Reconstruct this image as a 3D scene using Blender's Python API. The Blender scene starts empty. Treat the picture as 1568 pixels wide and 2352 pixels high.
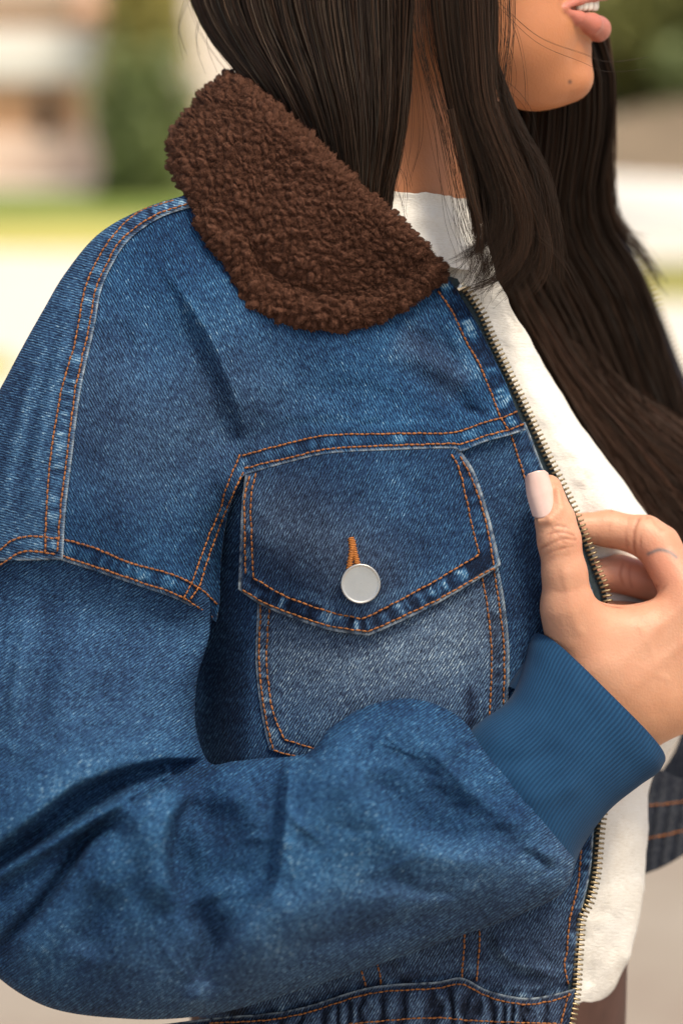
import bpy, math, random
import numpy as np
from mathutils import Vector, Matrix
rng = np.random.default_rng(7)
random.seed(7)

# ------------------------------------------------------------------ camera, sky, sun, exposure
SC = bpy.context.scene
K = 0.00018                       # metres per layout unit at one metre from the lens
PITCH = math.radians(12.0)
FWD = np.array([0, math.cos(PITCH), -math.sin(PITCH)])
UP = np.array([0, math.sin(PITCH), math.cos(PITCH)])
RIGHT = np.array([1.0, 0, 0])
CAM = np.array([0, -math.cos(PITCH), 1.25 + math.sin(PITCH)])
cd = bpy.data.cameras.new('camera'); co = bpy.data.objects.new('camera', cd)
SC.collection.objects.link(co); SC.camera = co
cd.sensor_fit = 'VERTICAL'; cd.sensor_height = 36.0; cd.lens = 36.0 / (2352 * K * 1000) * 1000
cd.clip_start = 0.05; cd.clip_end = 500
co.location = CAM; co.rotation_euler = (math.pi / 2 - PITCH, 0, 0)
cd.dof.use_dof = True; cd.dof.focus_distance = 1.004; cd.dof.aperture_fstop = 4.8

SUN_DIR = Vector((0.30, -0.30, 0.90)).normalized()
wd = bpy.data.worlds.new('World'); SC.world = wd; wd.use_nodes = True
nt = wd.node_tree; bg = nt.nodes['Background']
sky = nt.nodes.new('ShaderNodeTexSky'); sky.sky_type = 'NISHITA'; sky.sun_disc = False
sky.sun_elevation = math.asin(SUN_DIR.z); sky.sun_rotation = math.atan2(SUN_DIR.x, SUN_DIR.y)
sky.air_density = 1.0; sky.dust_density = 4.0; sky.ozone_density = 0.6
nt.links.new(sky.outputs[0], bg.inputs[0]); bg.inputs[1].default_value = 0.10
sl = bpy.data.lights.new('sun', 'SUN'); so = bpy.data.objects.new('sun', sl); SC.collection.objects.link(so)
sl.energy = 1.5; sl.angle = math.radians(14); sl.color = (1.0, 0.93, 0.82)
so.rotation_euler = SUN_DIR.to_track_quat('Z', 'Y').to_euler(); so.location = (0.6, -0.5, 4)
SC.view_settings.view_transform = 'Standard'; SC.view_settings.look = 'None'
SC.view_settings.gamma = 1.0; SC.view_settings.exposure = 1.15
try:
    SC.view_settings.use_white_balance = True
    SC.view_settings.white_balance_temperature = 7300; SC.view_settings.white_balance_tint = 8
except Exception:
    pass
SC.render.engine = 'CYCLES'
SC.cycles.max_bounces = 6; SC.cycles.diffuse_bounces = 3; SC.cycles.glossy_bounces = 2
SC.cycles.transmission_bounces = 2; SC.cycles.use_denoising = True
COL = SC.collection

# ------------------------------------------------------------------ helpers
def W(p):
    """layout (x, y, depth) -> world metres; one unit is 0.18 mm at the jacket's pocket"""
    p = np.asarray(p, dtype=np.float64)
    D = 1.0 + p[..., 2] * K
    X = (p[..., 0] - 784) * K * D; Y = (1176 - p[..., 1]) * K * D
    return CAM + X[..., None] * RIGHT + Y[..., None] * UP + D[..., None] * FWD

def ground_at(px, py):
    d = FWD + (px - 784) * K * RIGHT + (1176 - py) * K * UP
    t = -CAM[2] / d[2]
    return CAM + d * t

BASE = {}
def mesh(name, V, F, mat, parent=None, uv=None, attrs=None, smooth=True, kind=None, col=None):
    me = bpy.data.meshes.new(name)
    V = np.asarray(V, dtype=np.float64).reshape(-1, 3)
    if parent is not None: V = V - BASE[parent.name]
    V = V.astype(np.float32)
    me.vertices.add(len(V)); me.vertices.foreach_set('co', V.ravel())
    if isinstance(F, np.ndarray):
        n, k = F.shape
        me.loops.add(n * k); me.loops.foreach_set('vertex_index', F.astype(np.int32).ravel())
        me.polygons.add(n); me.polygons.foreach_set('loop_start', np.arange(0, n * k, k, dtype=np.int32))
        lv = F.ravel()
    else:
        lv = np.concatenate([np.asarray(f) for f in F]).astype(np.int32)
        ln = np.array([len(f) for f in F], dtype=np.int32)
        me.loops.add(len(lv)); me.loops.foreach_set('vertex_index', lv)
        me.polygons.add(len(F)); me.polygons.foreach_set('loop_start', (np.cumsum(ln) - ln).astype(np.int32))
    me.update(calc_edges=True); me.validate()
    if smooth:
        me.polygons.foreach_set('use_smooth', np.ones(len(me.polygons), dtype=bool))
    if uv is not None:
        l = me.uv_layers.new(name='UVMap')
        l.data.foreach_set('uv', np.asarray(uv, dtype=np.float32).reshape(-1, 2)[lv].ravel())
    for k_, a in (attrs or {}).items():
        at = me.attributes.new(k_, 'FLOAT', 'POINT'); at.data.foreach_set('value', np.asarray(a, dtype=np.float32).ravel())
    if col is not None:
        at = me.attributes.new('Col', 'FLOAT_COLOR', 'POINT')
        c4 = np.ones((len(V), 4), dtype=np.float32); c4[:, :3] = np.asarray(col).reshape(-1, 3)
        at.data.foreach_set('color', c4.ravel())
    if mat is not None: me.materials.append(mat)
    o = bpy.data.objects.new(name, me); COL.objects.link(o)
    if parent is not None: o.parent = parent; BASE[o.name] = BASE[parent.name]
    if kind: o['kind'] = kind
    return o

def empty(name, label, cat, loc=(0, 0, 0), group=None):
    o = bpy.data.objects.new(name, None); COL.objects.link(o); o.empty_display_size = 0.05
    o.location = loc; BASE[o.name] = np.asarray(loc, dtype=float)
    o['label'] = label; o['category'] = cat
    if group: o['group'] = group
    return o

def tag(o, label, cat, group=None):
    o['label'] = label; o['category'] = cat
    if group: o['group'] = group
    return o

def hash2(i, j, seed):
    n = (i.astype(np.int64) * 374761393 + j.astype(np.int64) * 668265263 + seed * 144665) & 0x7fffffff
    n = (n ^ (n >> 13)) * 1274126177 & 0x7fffffff
    return ((n ^ (n >> 16)) & 0xffff) / 65535.0

def vnoise(x, y, seed=0):
    i = np.floor(x); j = np.floor(y); fx = x - i; fy = y - j
    fx = fx * fx * (3 - 2 * fx); fy = fy * fy * (3 - 2 * fy)
    a = hash2(i, j, seed); b = hash2(i + 1, j, seed); c = hash2(i, j + 1, seed); d = hash2(i + 1, j + 1, seed)
    return (a * (1 - fx) + b * fx) * (1 - fy) + (c * (1 - fx) + d * fx) * fy * 1.0 - 0.5

def fbm(x, y, seed=0, o=3):
    r = 0; a = 1.0
    for k in range(o):
        r = r + a * vnoise(x * 2 ** k, y * 2 ** k, seed + k * 17); a *= 0.5
    return r

def sstep(a, b, x):
    t = np.clip((x - a) / (b - a), 0, 1); return t * t * (3 - 2 * t)

def cat(pts, n=None, step=None):
    """smooth curve through points, sampled evenly along its length"""
    P = np.asarray(pts, dtype=np.float64)
    if len(P) == 2:
        dense = P[0] + (P[1] - P[0]) * np.linspace(0, 1, 60)[:, None]
    else:
        Q = np.vstack([2 * P[0] - P[1], P, 2 * P[-1] - P[-2]]); out = []
        for i in range(1, len(Q) - 2):
            t = np.linspace(0, 1, 24, endpoint=False)[:, None]
            a, b, c, d = Q[i - 1], Q[i], Q[i + 1], Q[i + 2]
            out.append(0.5 * (2 * b + (c - a) * t + (2 * a - 5 * b + 4 * c - d) * t * t + (3 * b - a - 3 * c + d) * t ** 3))
        dense = np.vstack(out + [P[-1:]])
    s = np.concatenate([[0], np.cumsum(np.linalg.norm(np.diff(dense, axis=0), axis=1))])
    if n is None: n = max(2, int(round(s[-1] / step)) + 1)
    q = np.linspace(0, s[-1], n)
    return np.stack([np.interp(q, s, dense[:, k]) for k in range(P.shape[1])], 1)

def lin(pts, n):
    """straight segments (corners kept), sampled evenly"""
    P = np.asarray(pts, dtype=np.float64)
    s = np.concatenate([[0], np.cumsum(np.linalg.norm(np.diff(P, axis=0), axis=1))]); q = np.linspace(0, s[-1], n)
    return np.stack([np.interp(q, s, P[:, k]) for k in range(P.shape[1])], 1)

def keyed(keys, t):
    """keys: [(t, values...)] -> smooth interpolation at t (cubic, monotone enough)"""
    A = np.asarray(keys, dtype=np.float64); T = A[:, 0]; V = A[:, 1:]
    m = np.gradient(V, T, axis=0)
    i = np.clip(np.searchsorted(T, t, side='right') - 1, 0, len(T) - 2)
    h = (T[i + 1] - T[i]); x = ((t - T[i]) / h)[:, None]; h = h[:, None]
    return ((2 * x**3 - 3 * x**2 + 1) * V[i] + (x**3 - 2 * x**2 + x) * h * m[i] + (-2 * x**3 + 3 * x**2) * V[i + 1] + (x**3 - x**2) * h * m[i + 1])

def dist_poly(px, py, C):
    """signed distance (positive on the right-hand side, y down) and arc length to a sampled curve"""
    best = np.full(px.shape, 1e9); sg = np.zeros(px.shape); arc = np.zeros(px.shape); s0 = 0.0; end = np.zeros(px.shape)
    for a, b in zip(C[:-1, :2], C[1:, :2]):
        e = b - a; L2 = e @ e; L = math.sqrt(L2)
        if L2 < 1e-9: continue
        x = px - a[0]; y = py - a[1]
        traw = (x * e[0] + y * e[1]) / L2; t = np.clip(traw, 0, 1)
        dx = x - t * e[0]; dy = y - t * e[1]; d = dx * dx + dy * dy
        m = d < best
        best = np.where(m, d, best); sg = np.where(m, np.sign(e[0] * y - e[1] * x), sg); arc = np.where(m, s0 + t * L, arc)
        s0 += L
    return np.sqrt(best) * np.where(sg == 0, 1, sg), arc, s0

def fold(px, py, pts, wl, wr, amp, fade=0.25, sharp=2.0):
    """a ridge (amp > 0, towards the lens) or crease (amp < 0) along a line; wl / wr are its half widths on either side"""
    C = cat(pts, 22)
    lo = C[:, :2].min(0) - 3.2 * max(wl, wr); hi = C[:, :2].max(0) + 3.2 * max(wl, wr)
    m = (px > lo[0]) & (px < hi[0]) & (py > lo[1]) & (py < hi[1])
    out = np.zeros(px.shape)
    if not m.any(): return out
    d, s, L = dist_poly(px[m], py[m], C)
    w = np.where(d < 0, wl, wr)
    f = np.exp(-(np.abs(d) / w) ** sharp)
    q = s / L
    if fade > 0: f = f * sstep(0, fade, q + 0.02) * sstep(0, fade, 1.02 - q)
    out[m] = amp * f
    return out

def coons(top, bot, left, right):
    nu, nv = len(top), len(left); u = np.linspace(0, 1, nu)[None, :, None]; v = np.linspace(0, 1, nv)[:, None, None]
    t = np.asarray(top)[None]; b = np.asarray(bot)[None]; l = np.asarray(left)[:, None]; r = np.asarray(right)[:, None]
    c = (1 - u) * (1 - v) * l[:1] + u * (1 - v) * r[:1] + (1 - u) * v * l[-1:] + u * v * r[-1:]
    return (1 - v) * t + v * b + (1 - u) * l + u * r - c

def grid_faces(nv, nu, off=0, wrap=False):
    j, i = np.meshgrid(np.arange(nv - 1), np.arange(nu if wrap else nu - 1), indexing='ij')
    i2 = (i + 1) % nu
    return (np.stack([j * nu + i, (j + 1) * nu + i, (j + 1) * nu + i2, j * nu + i2], -1).reshape(-1, 4) + off)

SURF = {}
def slab(name, G, mat, parent, thick=6.0, uvrot=0.0, attrs=None, uvscale=1.0, sides='tblr'):
    """a cloth panel: the sheet G (rows, columns, xyz) with turned-back edges"""
    nv, nu, _ = G.shape; SURF[name] = G.reshape(-1, 3)
    at = {k: np.asarray(a).reshape(-1) for k, a in (attrs or {}).items()}
    ring = []
    if True:
        ring = [(0, i) for i in range(nu)] + [(j, nu - 1) for j in range(1, nv)] + [(nv - 1, i) for i in range(nu - 2, -1, -1)] + [(j, 0) for j in range(nv - 2, 0, -1)]
    rj = np.array([r[0] for r in ring]); ri = np.array([r[1] for r in ring])
    E = G[rj, ri].copy()
    ctr = G[np.clip(rj, 1, nv - 2), np.clip(ri, 1, nu - 2)]
    outd = E - ctr; outd[:, 2] = 0; outd /= (np.linalg.norm(outd, axis=1)[:, None] + 1e-6)
    R1 = E + outd * thick * 0.22; R1[:, 2] += thick * 0.35
    R2 = E.copy(); R2[:, 2] += thick
    R3 = E - outd * 10.0; R3[:, 2] += thick * 1.05
    V = np.vstack([G.reshape(-1, 3), R1, R2, R3]); n0 = nv * nu; m = len(ring)
    base = rj * nu + ri
    rings = [base, n0 + np.arange(m), n0 + m + np.arange(m), n0 + 2 * m + np.arange(m)]
    F = [grid_faces(nv, nu)]
    for a, b in zip(rings[:-1], rings[1:]):
        F.append(np.stack([a, np.roll(a, -1), np.roll(b, -1), b], 1))
    F = np.vstack(F)
    c, s = math.cos(uvrot), math.sin(uvrot)
    uv = np.stack([V[:, 0] * c + V[:, 1] * s, -V[:, 0] * s + V[:, 1] * c], 1) * K * 1000 * uvscale
    full = {}
    for k, a in at.items(): full[k] = np.concatenate([a, a[base], a[base], a[base]])
    if 'fray' in full:
        full['fray'][n0:n0 + m] = np.clip(full['fray'][n0:n0 + m] * 0.9, 0, 1)
    return mesh(name, W(V), F, mat, parent, uv=uv, attrs=full)

def frame_normals(C):
    T = np.gradient(C, axis=0); T /= np.linalg.norm(T, axis=1)[:, None] + 1e-9
    return T

def tube(C, R, nseg=8, cap=True):
    """tapered tube along C (n,3) with radius R (n,) in the coordinates of C"""
    T = frame_normals(C); ref = np.array([0.13, 0.21, -1.0]); ref = ref / np.linalg.norm(ref)
    N = np.cross(T, ref); N /= np.linalg.norm(N, axis=1)[:, None] + 1e-9; B = np.cross(T, N)
    a = np.linspace(0, 2 * np.pi, nseg, endpoint=False)
    V = C[:, None] + (np.cos(a)[None, :, None] * N[:, None] + np.sin(a)[None, :, None] * B[:, None]) * np.asarray(R)[:, None, None]
    F = grid_faces(len(C), nseg, wrap=True)
    return V.reshape(-1, 3), F

class Bag:
    """collects geometry that ends up as one mesh"""
    def __init__(self): self.v = []; self.f = []; self.n = 0; self.c = []
    def add(self, V, F, c=None):
        self.v.append(V); self.f.append(F + self.n); self.n += len(V)
        if c is not None: self.c.append(np.broadcast_to(np.asarray(c, dtype=float), (len(V), 3)))
    def build(self, name, mat, parent, layout=True, **kw):
        V = np.vstack(self.v); F = np.vstack(self.f)
        if self.c: kw['col'] = np.vstack(self.c)
        return mesh(name, W(V) if layout else V, F, mat, parent, **kw)

def rbf(points, smooth=0.0):
    A = np.asarray(points, dtype=np.float64); X = A[:, :2] / 500; z = A[:, 2]; n = len(A)
    d = np.linalg.norm(X[:, None] - X[None], axis=2); Kf = d * d * np.log(d + 1e-9) + np.eye(n) * smooth
    P = np.hstack([np.ones((n, 1)), X]); M = np.block([[Kf, P], [P.T, np.zeros((3, 3))]])
    sol = np.linalg.solve(M, np.concatenate([z, np.zeros(3)])); w, c = sol[:n], sol[n:]
    def f(px, py):
        sh = np.shape(px); q = np.stack([np.ravel(px), np.ravel(py)], 1) / 500
        out = np.zeros(len(q))
        for i in range(n):
            d2 = (q[:, 0] - X[i, 0]) ** 2 + (q[:, 1] - X[i, 1]) ** 2
            out += w[i] * 0.5 * d2 * np.log(d2 + 1e-12)
        out += c[0] + q @ c[1:]
        return out.reshape(sh)
    return f

# ------------------------------------------------------------------ materials
def new_mat(name):
    m = bpy.data.materials.new(name); m.use_nodes = True; nt = m.node_tree; nt.nodes.clear()
    out = nt.nodes.new('ShaderNodeOutputMaterial'); b = nt.nodes.new('ShaderNodeBsdfPrincipled')
    nt.links.new(b.outputs[0], out.inputs[0]); return m, nt, b

class NB:
    def __init__(self, nt): self.nt = nt
    def n(self, t, **kw):
        x = self.nt.nodes.new('ShaderNode' + t)
        for k, v in kw.items(): setattr(x, k, v)
        return x
    def link(self, a, b): self.nt.links.new(a, b)
    def math(self, op, a, b=None, c=None, clamp=False):
        x = self.n('Math', operation=op, use_clamp=clamp)
        for i, q in enumerate((a, b, c)):
            if q is None: continue
            if isinstance(q, (int, float)): x.inputs[i].default_value = q
            else: self.link(q, x.inputs[i])
        return x.outputs[0]
    def mix(self, f, a, b, blend='MIX'):
        x = self.n('MixRGB', blend_type=blend)
        for i, q in enumerate((f, a, b)):
            if isinstance(q, (int, float)): x.inputs[i].default_value = q
            elif isinstance(q, tuple): x.inputs[i].default_value = (*q[:3], 1)
            else: self.link(q, x.inputs[i])
        return x.outputs[0]
    def noise(self, vec, scale, detail=2, rough=0.5, dist=0.0):
        x = self.n('TexNoise'); x.inputs['Scale'].default_value = scale; x.inputs['Detail'].default_value = detail
        x.inputs['Roughness'].default_value = rough; x.inputs['Distortion'].default_value = dist
        if vec is not None: self.link(vec, x.inputs['Vector'])
        return x.outputs['Fac']
    def ramp(self, f, stops, interp='LINEAR'):
        x = self.n('ValToRGB'); e = x.color_ramp.elements; x.color_ramp.interpolation = interp
        while len(e) < len(stops): e.new(0.5)
        for el, (p, c) in zip(e, stops): el.position = p; el.color = (*c[:3], 1) if len(c) >= 3 else (c[0],) * 3 + (1,)
        self.link(f, x.inputs[0]); return x.outputs[0]
    def mapping(self, vec, scale=(1, 1, 1), rot=(0, 0, 0)):
        x = self.n('Mapping'); x.inputs['Scale'].default_value = scale; x.inputs['Rotation'].default_value = rot
        self.link(vec, x.inputs['Vector']); return x.outputs[0]
    def attr(self, name):
        x = self.n('Attribute'); x.attribute_name = name; return x
    def bump(self, h, strength, dist, bsdf):
        x = self.n('Bump'); x.inputs['Strength'].default_value = strength; x.inputs['Distance'].default_value = dist
        self.link(h, x.inputs['Height']); self.link(x.outputs[0], bsdf.inputs['Normal'])

def denim(name, twill=62.0, dark=(0.0012, 0.0064, 0.022), midc=(0.0030, 0.031, 0.096), light=(0.022, 0.128, 0.268), white=(0.25, 0.40, 0.50), tone=0.0, contrast=1.0):
    m, nt, b = new_mat(name); q = NB(nt)
    uv = q.n('TexCoord').outputs['UV']
    rot = q.mapping(uv, rot=(0, 0, math.radians(twill)))
    sep = q.n('SeparateXYZ'); q.link(rot, sep.inputs[0])
    wob = q.noise(uv, 0.55, 2)
    ph = q.math('ADD', q.math('MULTIPLY', sep.outputs[1], 2 * math.pi / 1.05), q.math('MULTIPLY', wob, 5.0))
    tw = q.math('SINE', ph)                                         # the diagonal of the twill
    yarn = q.noise(q.mapping(rot, scale=(0.46, 1.6, 1)), 1.0, 2, 0.68)  # flecks lying along the diagonal
    warp = q.noise(q.mapping(uv, scale=(3.2, 0.35, 1)), 1.0, 2, 0.6)    # slubs along the warp
    big = q.noise(uv, 0.035, 3, 0.6); med = q.noise(uv, 0.22, 3, 0.6)
    wear_shade = q.attr('wear_shade').outputs['Fac']; fray = q.attr('fray').outputs['Fac']
    v = q.math('ADD', q.math('MULTIPLY', tw, 0.20 * contrast), q.math('MULTIPLY', q.math('SUBTRACT', yarn, 0.5), 1.45 * contrast))
    v = q.math('ADD', v, q.math('MULTIPLY', q.math('SUBTRACT', warp, 0.5), 0.55 * contrast))
    v = q.math('ADD', v, q.math('MULTIPLY', q.math('SUBTRACT', big, 0.5), 0.50))
    v = q.math('ADD', v, q.math('MULTIPLY', q.math('SUBTRACT', med, 0.5), 0.30))
    v = q.math('ADD', v, q.math('MULTIPLY', wear_shade, 0.55))
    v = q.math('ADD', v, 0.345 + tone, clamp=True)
    c = q.ramp(v, [(0.0, dark), (0.42, midc), (0.78, light), (1.0, white)])
    grey = q.attr('grey').outputs['Fac']
    hsv = q.n('HueSaturation'); q.link(c, hsv.inputs['Color']); q.link(q.math('SUBTRACT', 1.0, q.math('MULTIPLY', grey, 0.5)), hsv.inputs['Saturation'])
    fr = q.math('MULTIPLY', fray, q.math('ADD', 0.35, q.math('MULTIPLY', yarn, 1.0)), clamp=True)
    c2 = q.mix(fr, hsv.outputs[0], (0.36, 0.43, 0.48))
    q.link(c2, b.inputs['Base Color']); b.inputs['Roughness'].default_value = 0.88
    b.inputs['Specular IOR Level'].default_value = 0.12
    h = q.math('ADD', q.math('MULTIPLY', tw, 0.25), q.math('ADD', yarn, q.math('MULTIPLY', med, 0.8)))
    q.bump(h, 0.55, 0.00035, b)
    return m

def plain(name, c, rough=0.6, metal=0.0, var=0.0, vscale=40.0, c2=None, bump=0.0, bdist=0.001, spec=0.4, sheen=0.0):
    m, nt, b = new_mat(name); q = NB(nt)
    if var or c2 is not None:
        co_ = q.n('TexCoord').outputs['Object']; f = q.noise(co_, vscale, 4, 0.6)
        c2 = c2 or tuple(min(1, x * (1 + var)) for x in c)
        col = q.ramp(f, [(0.3, c), (0.7, c2)]); q.link(col, b.inputs['Base Color'])
        if bump: q.bump(f, bump, bdist, b)
    else: b.inputs['Base Color'].default_value = (*c, 1)
    b.inputs['Roughness'].default_value = rough; b.inputs['Metallic'].default_value = metal
    b.inputs['Specular IOR Level'].default_value = spec; b.inputs['Sheen Weight'].default_value = sheen
    return m

M = {}
M['denim_panel'] = denim('denim_panel', 60)
M['denim_shoulder'] = denim('denim_shoulder', 118, tone=0.0)
M['denim_back'] = denim('denim_back', 165, tone=0.04)
M['denim_flap'] = denim('denim_flap', 64, tone=-0.03)
M['denim_pocket'] = denim('denim_pocket', 58, tone=0.06, contrast=1.15)
M['denim_sleeve'] = denim('denim_sleeve', 35, tone=0.0, contrast=0.95)
M['denim_band'] = denim('denim_band', 60, tone=-0.10)
M['denim_shaded'] = denim('denim_shaded', 60, tone=-0.30, midc=(0.03, 0.04, 0.06), light=(0.07, 0.07, 0.08))  # the same denim darkened; the far side's shade is put into its colour

def fleece_mat():
    m, nt, b = new_mat('brown_fleece'); q = NB(nt)
    oc = q.n('TexCoord').outputs['Object']
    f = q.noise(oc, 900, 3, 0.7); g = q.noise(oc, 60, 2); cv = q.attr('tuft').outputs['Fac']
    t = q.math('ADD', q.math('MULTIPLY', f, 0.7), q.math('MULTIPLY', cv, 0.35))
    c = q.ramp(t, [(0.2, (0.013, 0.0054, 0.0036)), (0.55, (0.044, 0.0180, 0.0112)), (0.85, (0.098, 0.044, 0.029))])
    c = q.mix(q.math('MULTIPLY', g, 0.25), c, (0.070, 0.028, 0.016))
    q.link(c, b.inputs['Base Color']); b.inputs['Roughness'].default_value = 0.95; b.inputs['Specular IOR Level'].default_value = 0.1
    b.inputs['Sheen Weight'].default_value = 0.08; b.inputs['Sheen Roughness'].default_value = 0.6
    b.inputs['Sheen Tint'].default_value = (0.75, 0.45, 0.32, 1)
    q.bump(f, 0.6, 0.0006, b); return m
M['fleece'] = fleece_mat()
M['thread'] = plain('orange_thread', (0.34, 0.125, 0.034), 0.7, var=0.6, vscale=300, c2=(0.15, 0.050, 0.014))
M['thread_thick'] = plain('orange_thread_thick', (0.42, 0.15, 0.03), 0.75, c2=(0.26, 0.085, 0.018), vscale=900)
M['tape'] = plain('zipper_tape_cloth', (0.010, 0.020, 0.026), 0.9, var=0.8, vscale=700, bump=0.4, bdist=0.0004)
M['brass'] = plain('brass', (0.30, 0.25, 0.16), 0.36, 0.95, c2=(0.16, 0.12, 0.07), vscale=160)
M['steel'] = plain('bright_steel', (0.72, 0.69, 0.60), 0.28, 0.95)
M['button'] = plain('brushed_button', (0.44, 0.44, 0.43), 0.36, 0.8, c2=(0.37, 0.375, 0.37), vscale=70)

def cuff_mat():
    m, nt, b = new_mat('rib_knit'); q = NB(nt)
    uv = q.n('TexCoord').outputs['UV']
    f = q.noise(q.mapping(uv, scale=(1.2, 7, 1)), 1.0, 3, 0.6); rib = q.attr('rib').outputs['Fac']; g = q.noise(uv, 0.08, 2)
    c = q.ramp(q.math('ADD', q.math('MULTIPLY', f, 0.45), q.math('ADD', q.math('MULTIPLY', rib, 0.35), q.math('MULTIPLY', g, 0.25))),
               [(0.2, (0.0034, 0.018, 0.048)), (0.6, (0.0062, 0.041, 0.102)), (0.95, (0.014, 0.066, 0.140))])
    q.link(c, b.inputs['Base Color']); b.inputs['Roughness'].default_value = 0.92; b.inputs['Specular IOR Level'].default_value = 0.15
    b.inputs['Sheen Weight'].default_value = 0.03
    q.bump(f, 0.35, 0.0003, b); return m
M['cuff'] = cuff_mat()

def skin_mat():
    m, nt, b = new_mat('skin'); q = NB(nt)
    oc = q.n('TexCoord').outputs['Object']; c = q.attr('Col').outputs['Color']
    f = q.noise(oc, 260, 4, 0.65); g = q.noise(oc, 45, 3)
    c = q.mix(q.math('MULTIPLY', g, 0.22), c, (0.62, 0.27, 0.17)); c = q.mix(q.math('MULTIPLY', f, 0.24), c, (0.30, 0.12, 0.07))
    q.link(c, b.inputs['Base Color']); b.inputs['Roughness'].default_value = 0.48; b.inputs['Specular IOR Level'].default_value = 0.38
    b.inputs['Subsurface Weight'].default_value = 0.25; b.inputs['Subsurface Radius'].default_value = (1.0, 0.35, 0.18); b.inputs['Subsurface Scale'].default_value = 0.006
    v = q.n('TexVoronoi'); v.inputs['Scale'].default_value = 900; q.link(oc, v.inputs['Vector'])
    q.bump(q.math('ADD', q.math('MULTIPLY', v.outputs['Distance'], 0.5), f), 0.30, 0.0005, b); return m
M['skin'] = skin_mat()
M['nail'] = plain('pale_nail', (0.60, 0.40, 0.35), 0.10, c2=(0.66, 0.48, 0.44), vscale=90, spec=0.6)
M['teeth'] = plain('tooth_enamel', (0.78, 0.74, 0.66), 0.25)

def hair_mat():
    m, nt, b = new_mat('dark_hair'); q = NB(nt)
    c = q.attr('Col').outputs['Color']
    q.link(c, b.inputs['Base Color']); b.inputs['Roughness'].default_value = 0.5; b.inputs['Specular IOR Level'].default_value = 0.16; b.inputs['Specular Tint'].default_value = (1.0, 0.80, 0.66, 1)
    return m
M['hair'] = hair_mat()

def knit_mat():
    m, nt, b = new_mat('cream_knit'); q = NB(nt)
    uv = q.n('TexCoord').outputs['UV']
    f = q.noise(q.mapping(uv, scale=(0.5, 1.5, 1)), 1.0, 3, 0.6); g = q.noise(uv, 0.05, 3)
    c = q.ramp(q.math('ADD', q.math('MULTIPLY', f, 0.5), q.math('MULTIPLY', g, 0.5)), [(0.3, (0.60, 0.56, 0.50)), (0.5, (0.70, 0.685, 0.65)), (0.75, (0.74, 0.735, 0.72))])
    q.link(c, b.inputs['Base Color']); b.inputs['Roughness'].default_value = 0.95; b.inputs['Specular IOR Level'].default_value = 0.1
    vo = q.n('TexVoronoi'); vo.feature = 'SMOOTH_F1'; vo.inputs['Scale'].default_value = 0.22; q.link(uv, vo.inputs['Vector'])
    rows = q.math('SINE', q.math('MULTIPLY', q.noise(q.mapping(uv, scale=(0.12, 1.0, 1)), 1.3, 2), 26.0))
    q.bump(q.math('ADD', f, q.math('ADD', q.math('MULTIPLY', vo.outputs['Distance'], 0.5), q.math('MULTIPLY', rows, 0.12))), 0.36, 0.0014, b); return m
M['knit'] = knit_mat()
M['trousers'] = plain('brown_cloth', (0.052, 0.024, 0.018), 0.95, c2=(0.085, 0.040, 0.031), vscale=30)
M['lining'] = plain('dark_lining', (0.012, 0.010, 0.012), 0.9)
M['shoe'] = plain('shoe_leather', (0.05, 0.03, 0.02), 0.5)

# ------------------------------------------------------------------ the jacket: shape of the body side
body_depth = rbf([
    (425, 455, 120), (300, 560, 70), (225, 700, 15), (180, 900, -60), (150, 1100, -95), (140, 1280, -100), (300, 1150, -115), (310, 1330, -100),
    (400, 900, -60), (420, 640, 25), (430, 1350, -50), (560, 600, 60), (540, 800, 0), (560, 950, 0), (560, 1060, 15), (700, 560, 90),
    (700, 800, 10), (1000, 700, 80), (1040, 640, 105), (800, 640, 60), (830, 1000, -5), (1190, 975, 105), (1010, 850, 50),
    (830, 1250, -25), (1240, 1150, 120), (1380, 1370, 150), (600, 1250, 15), (520, 1300, 70), (500, 1500, 95), (480, 1700, 110),
    (830, 1550, -10), (1160, 1550, 85), (650, 1700, 30), (1380, 1650, 160), (1350, 1960, 135), (1315, 2270, 115), (1000, 2260, 40), (700, 2300, 30),
    (500, 2320, 80), (1200, 2480, 95), (700, 2500, 40), (300, 2400, 170), (420, 2000, 120)], 1e-4)

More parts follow.
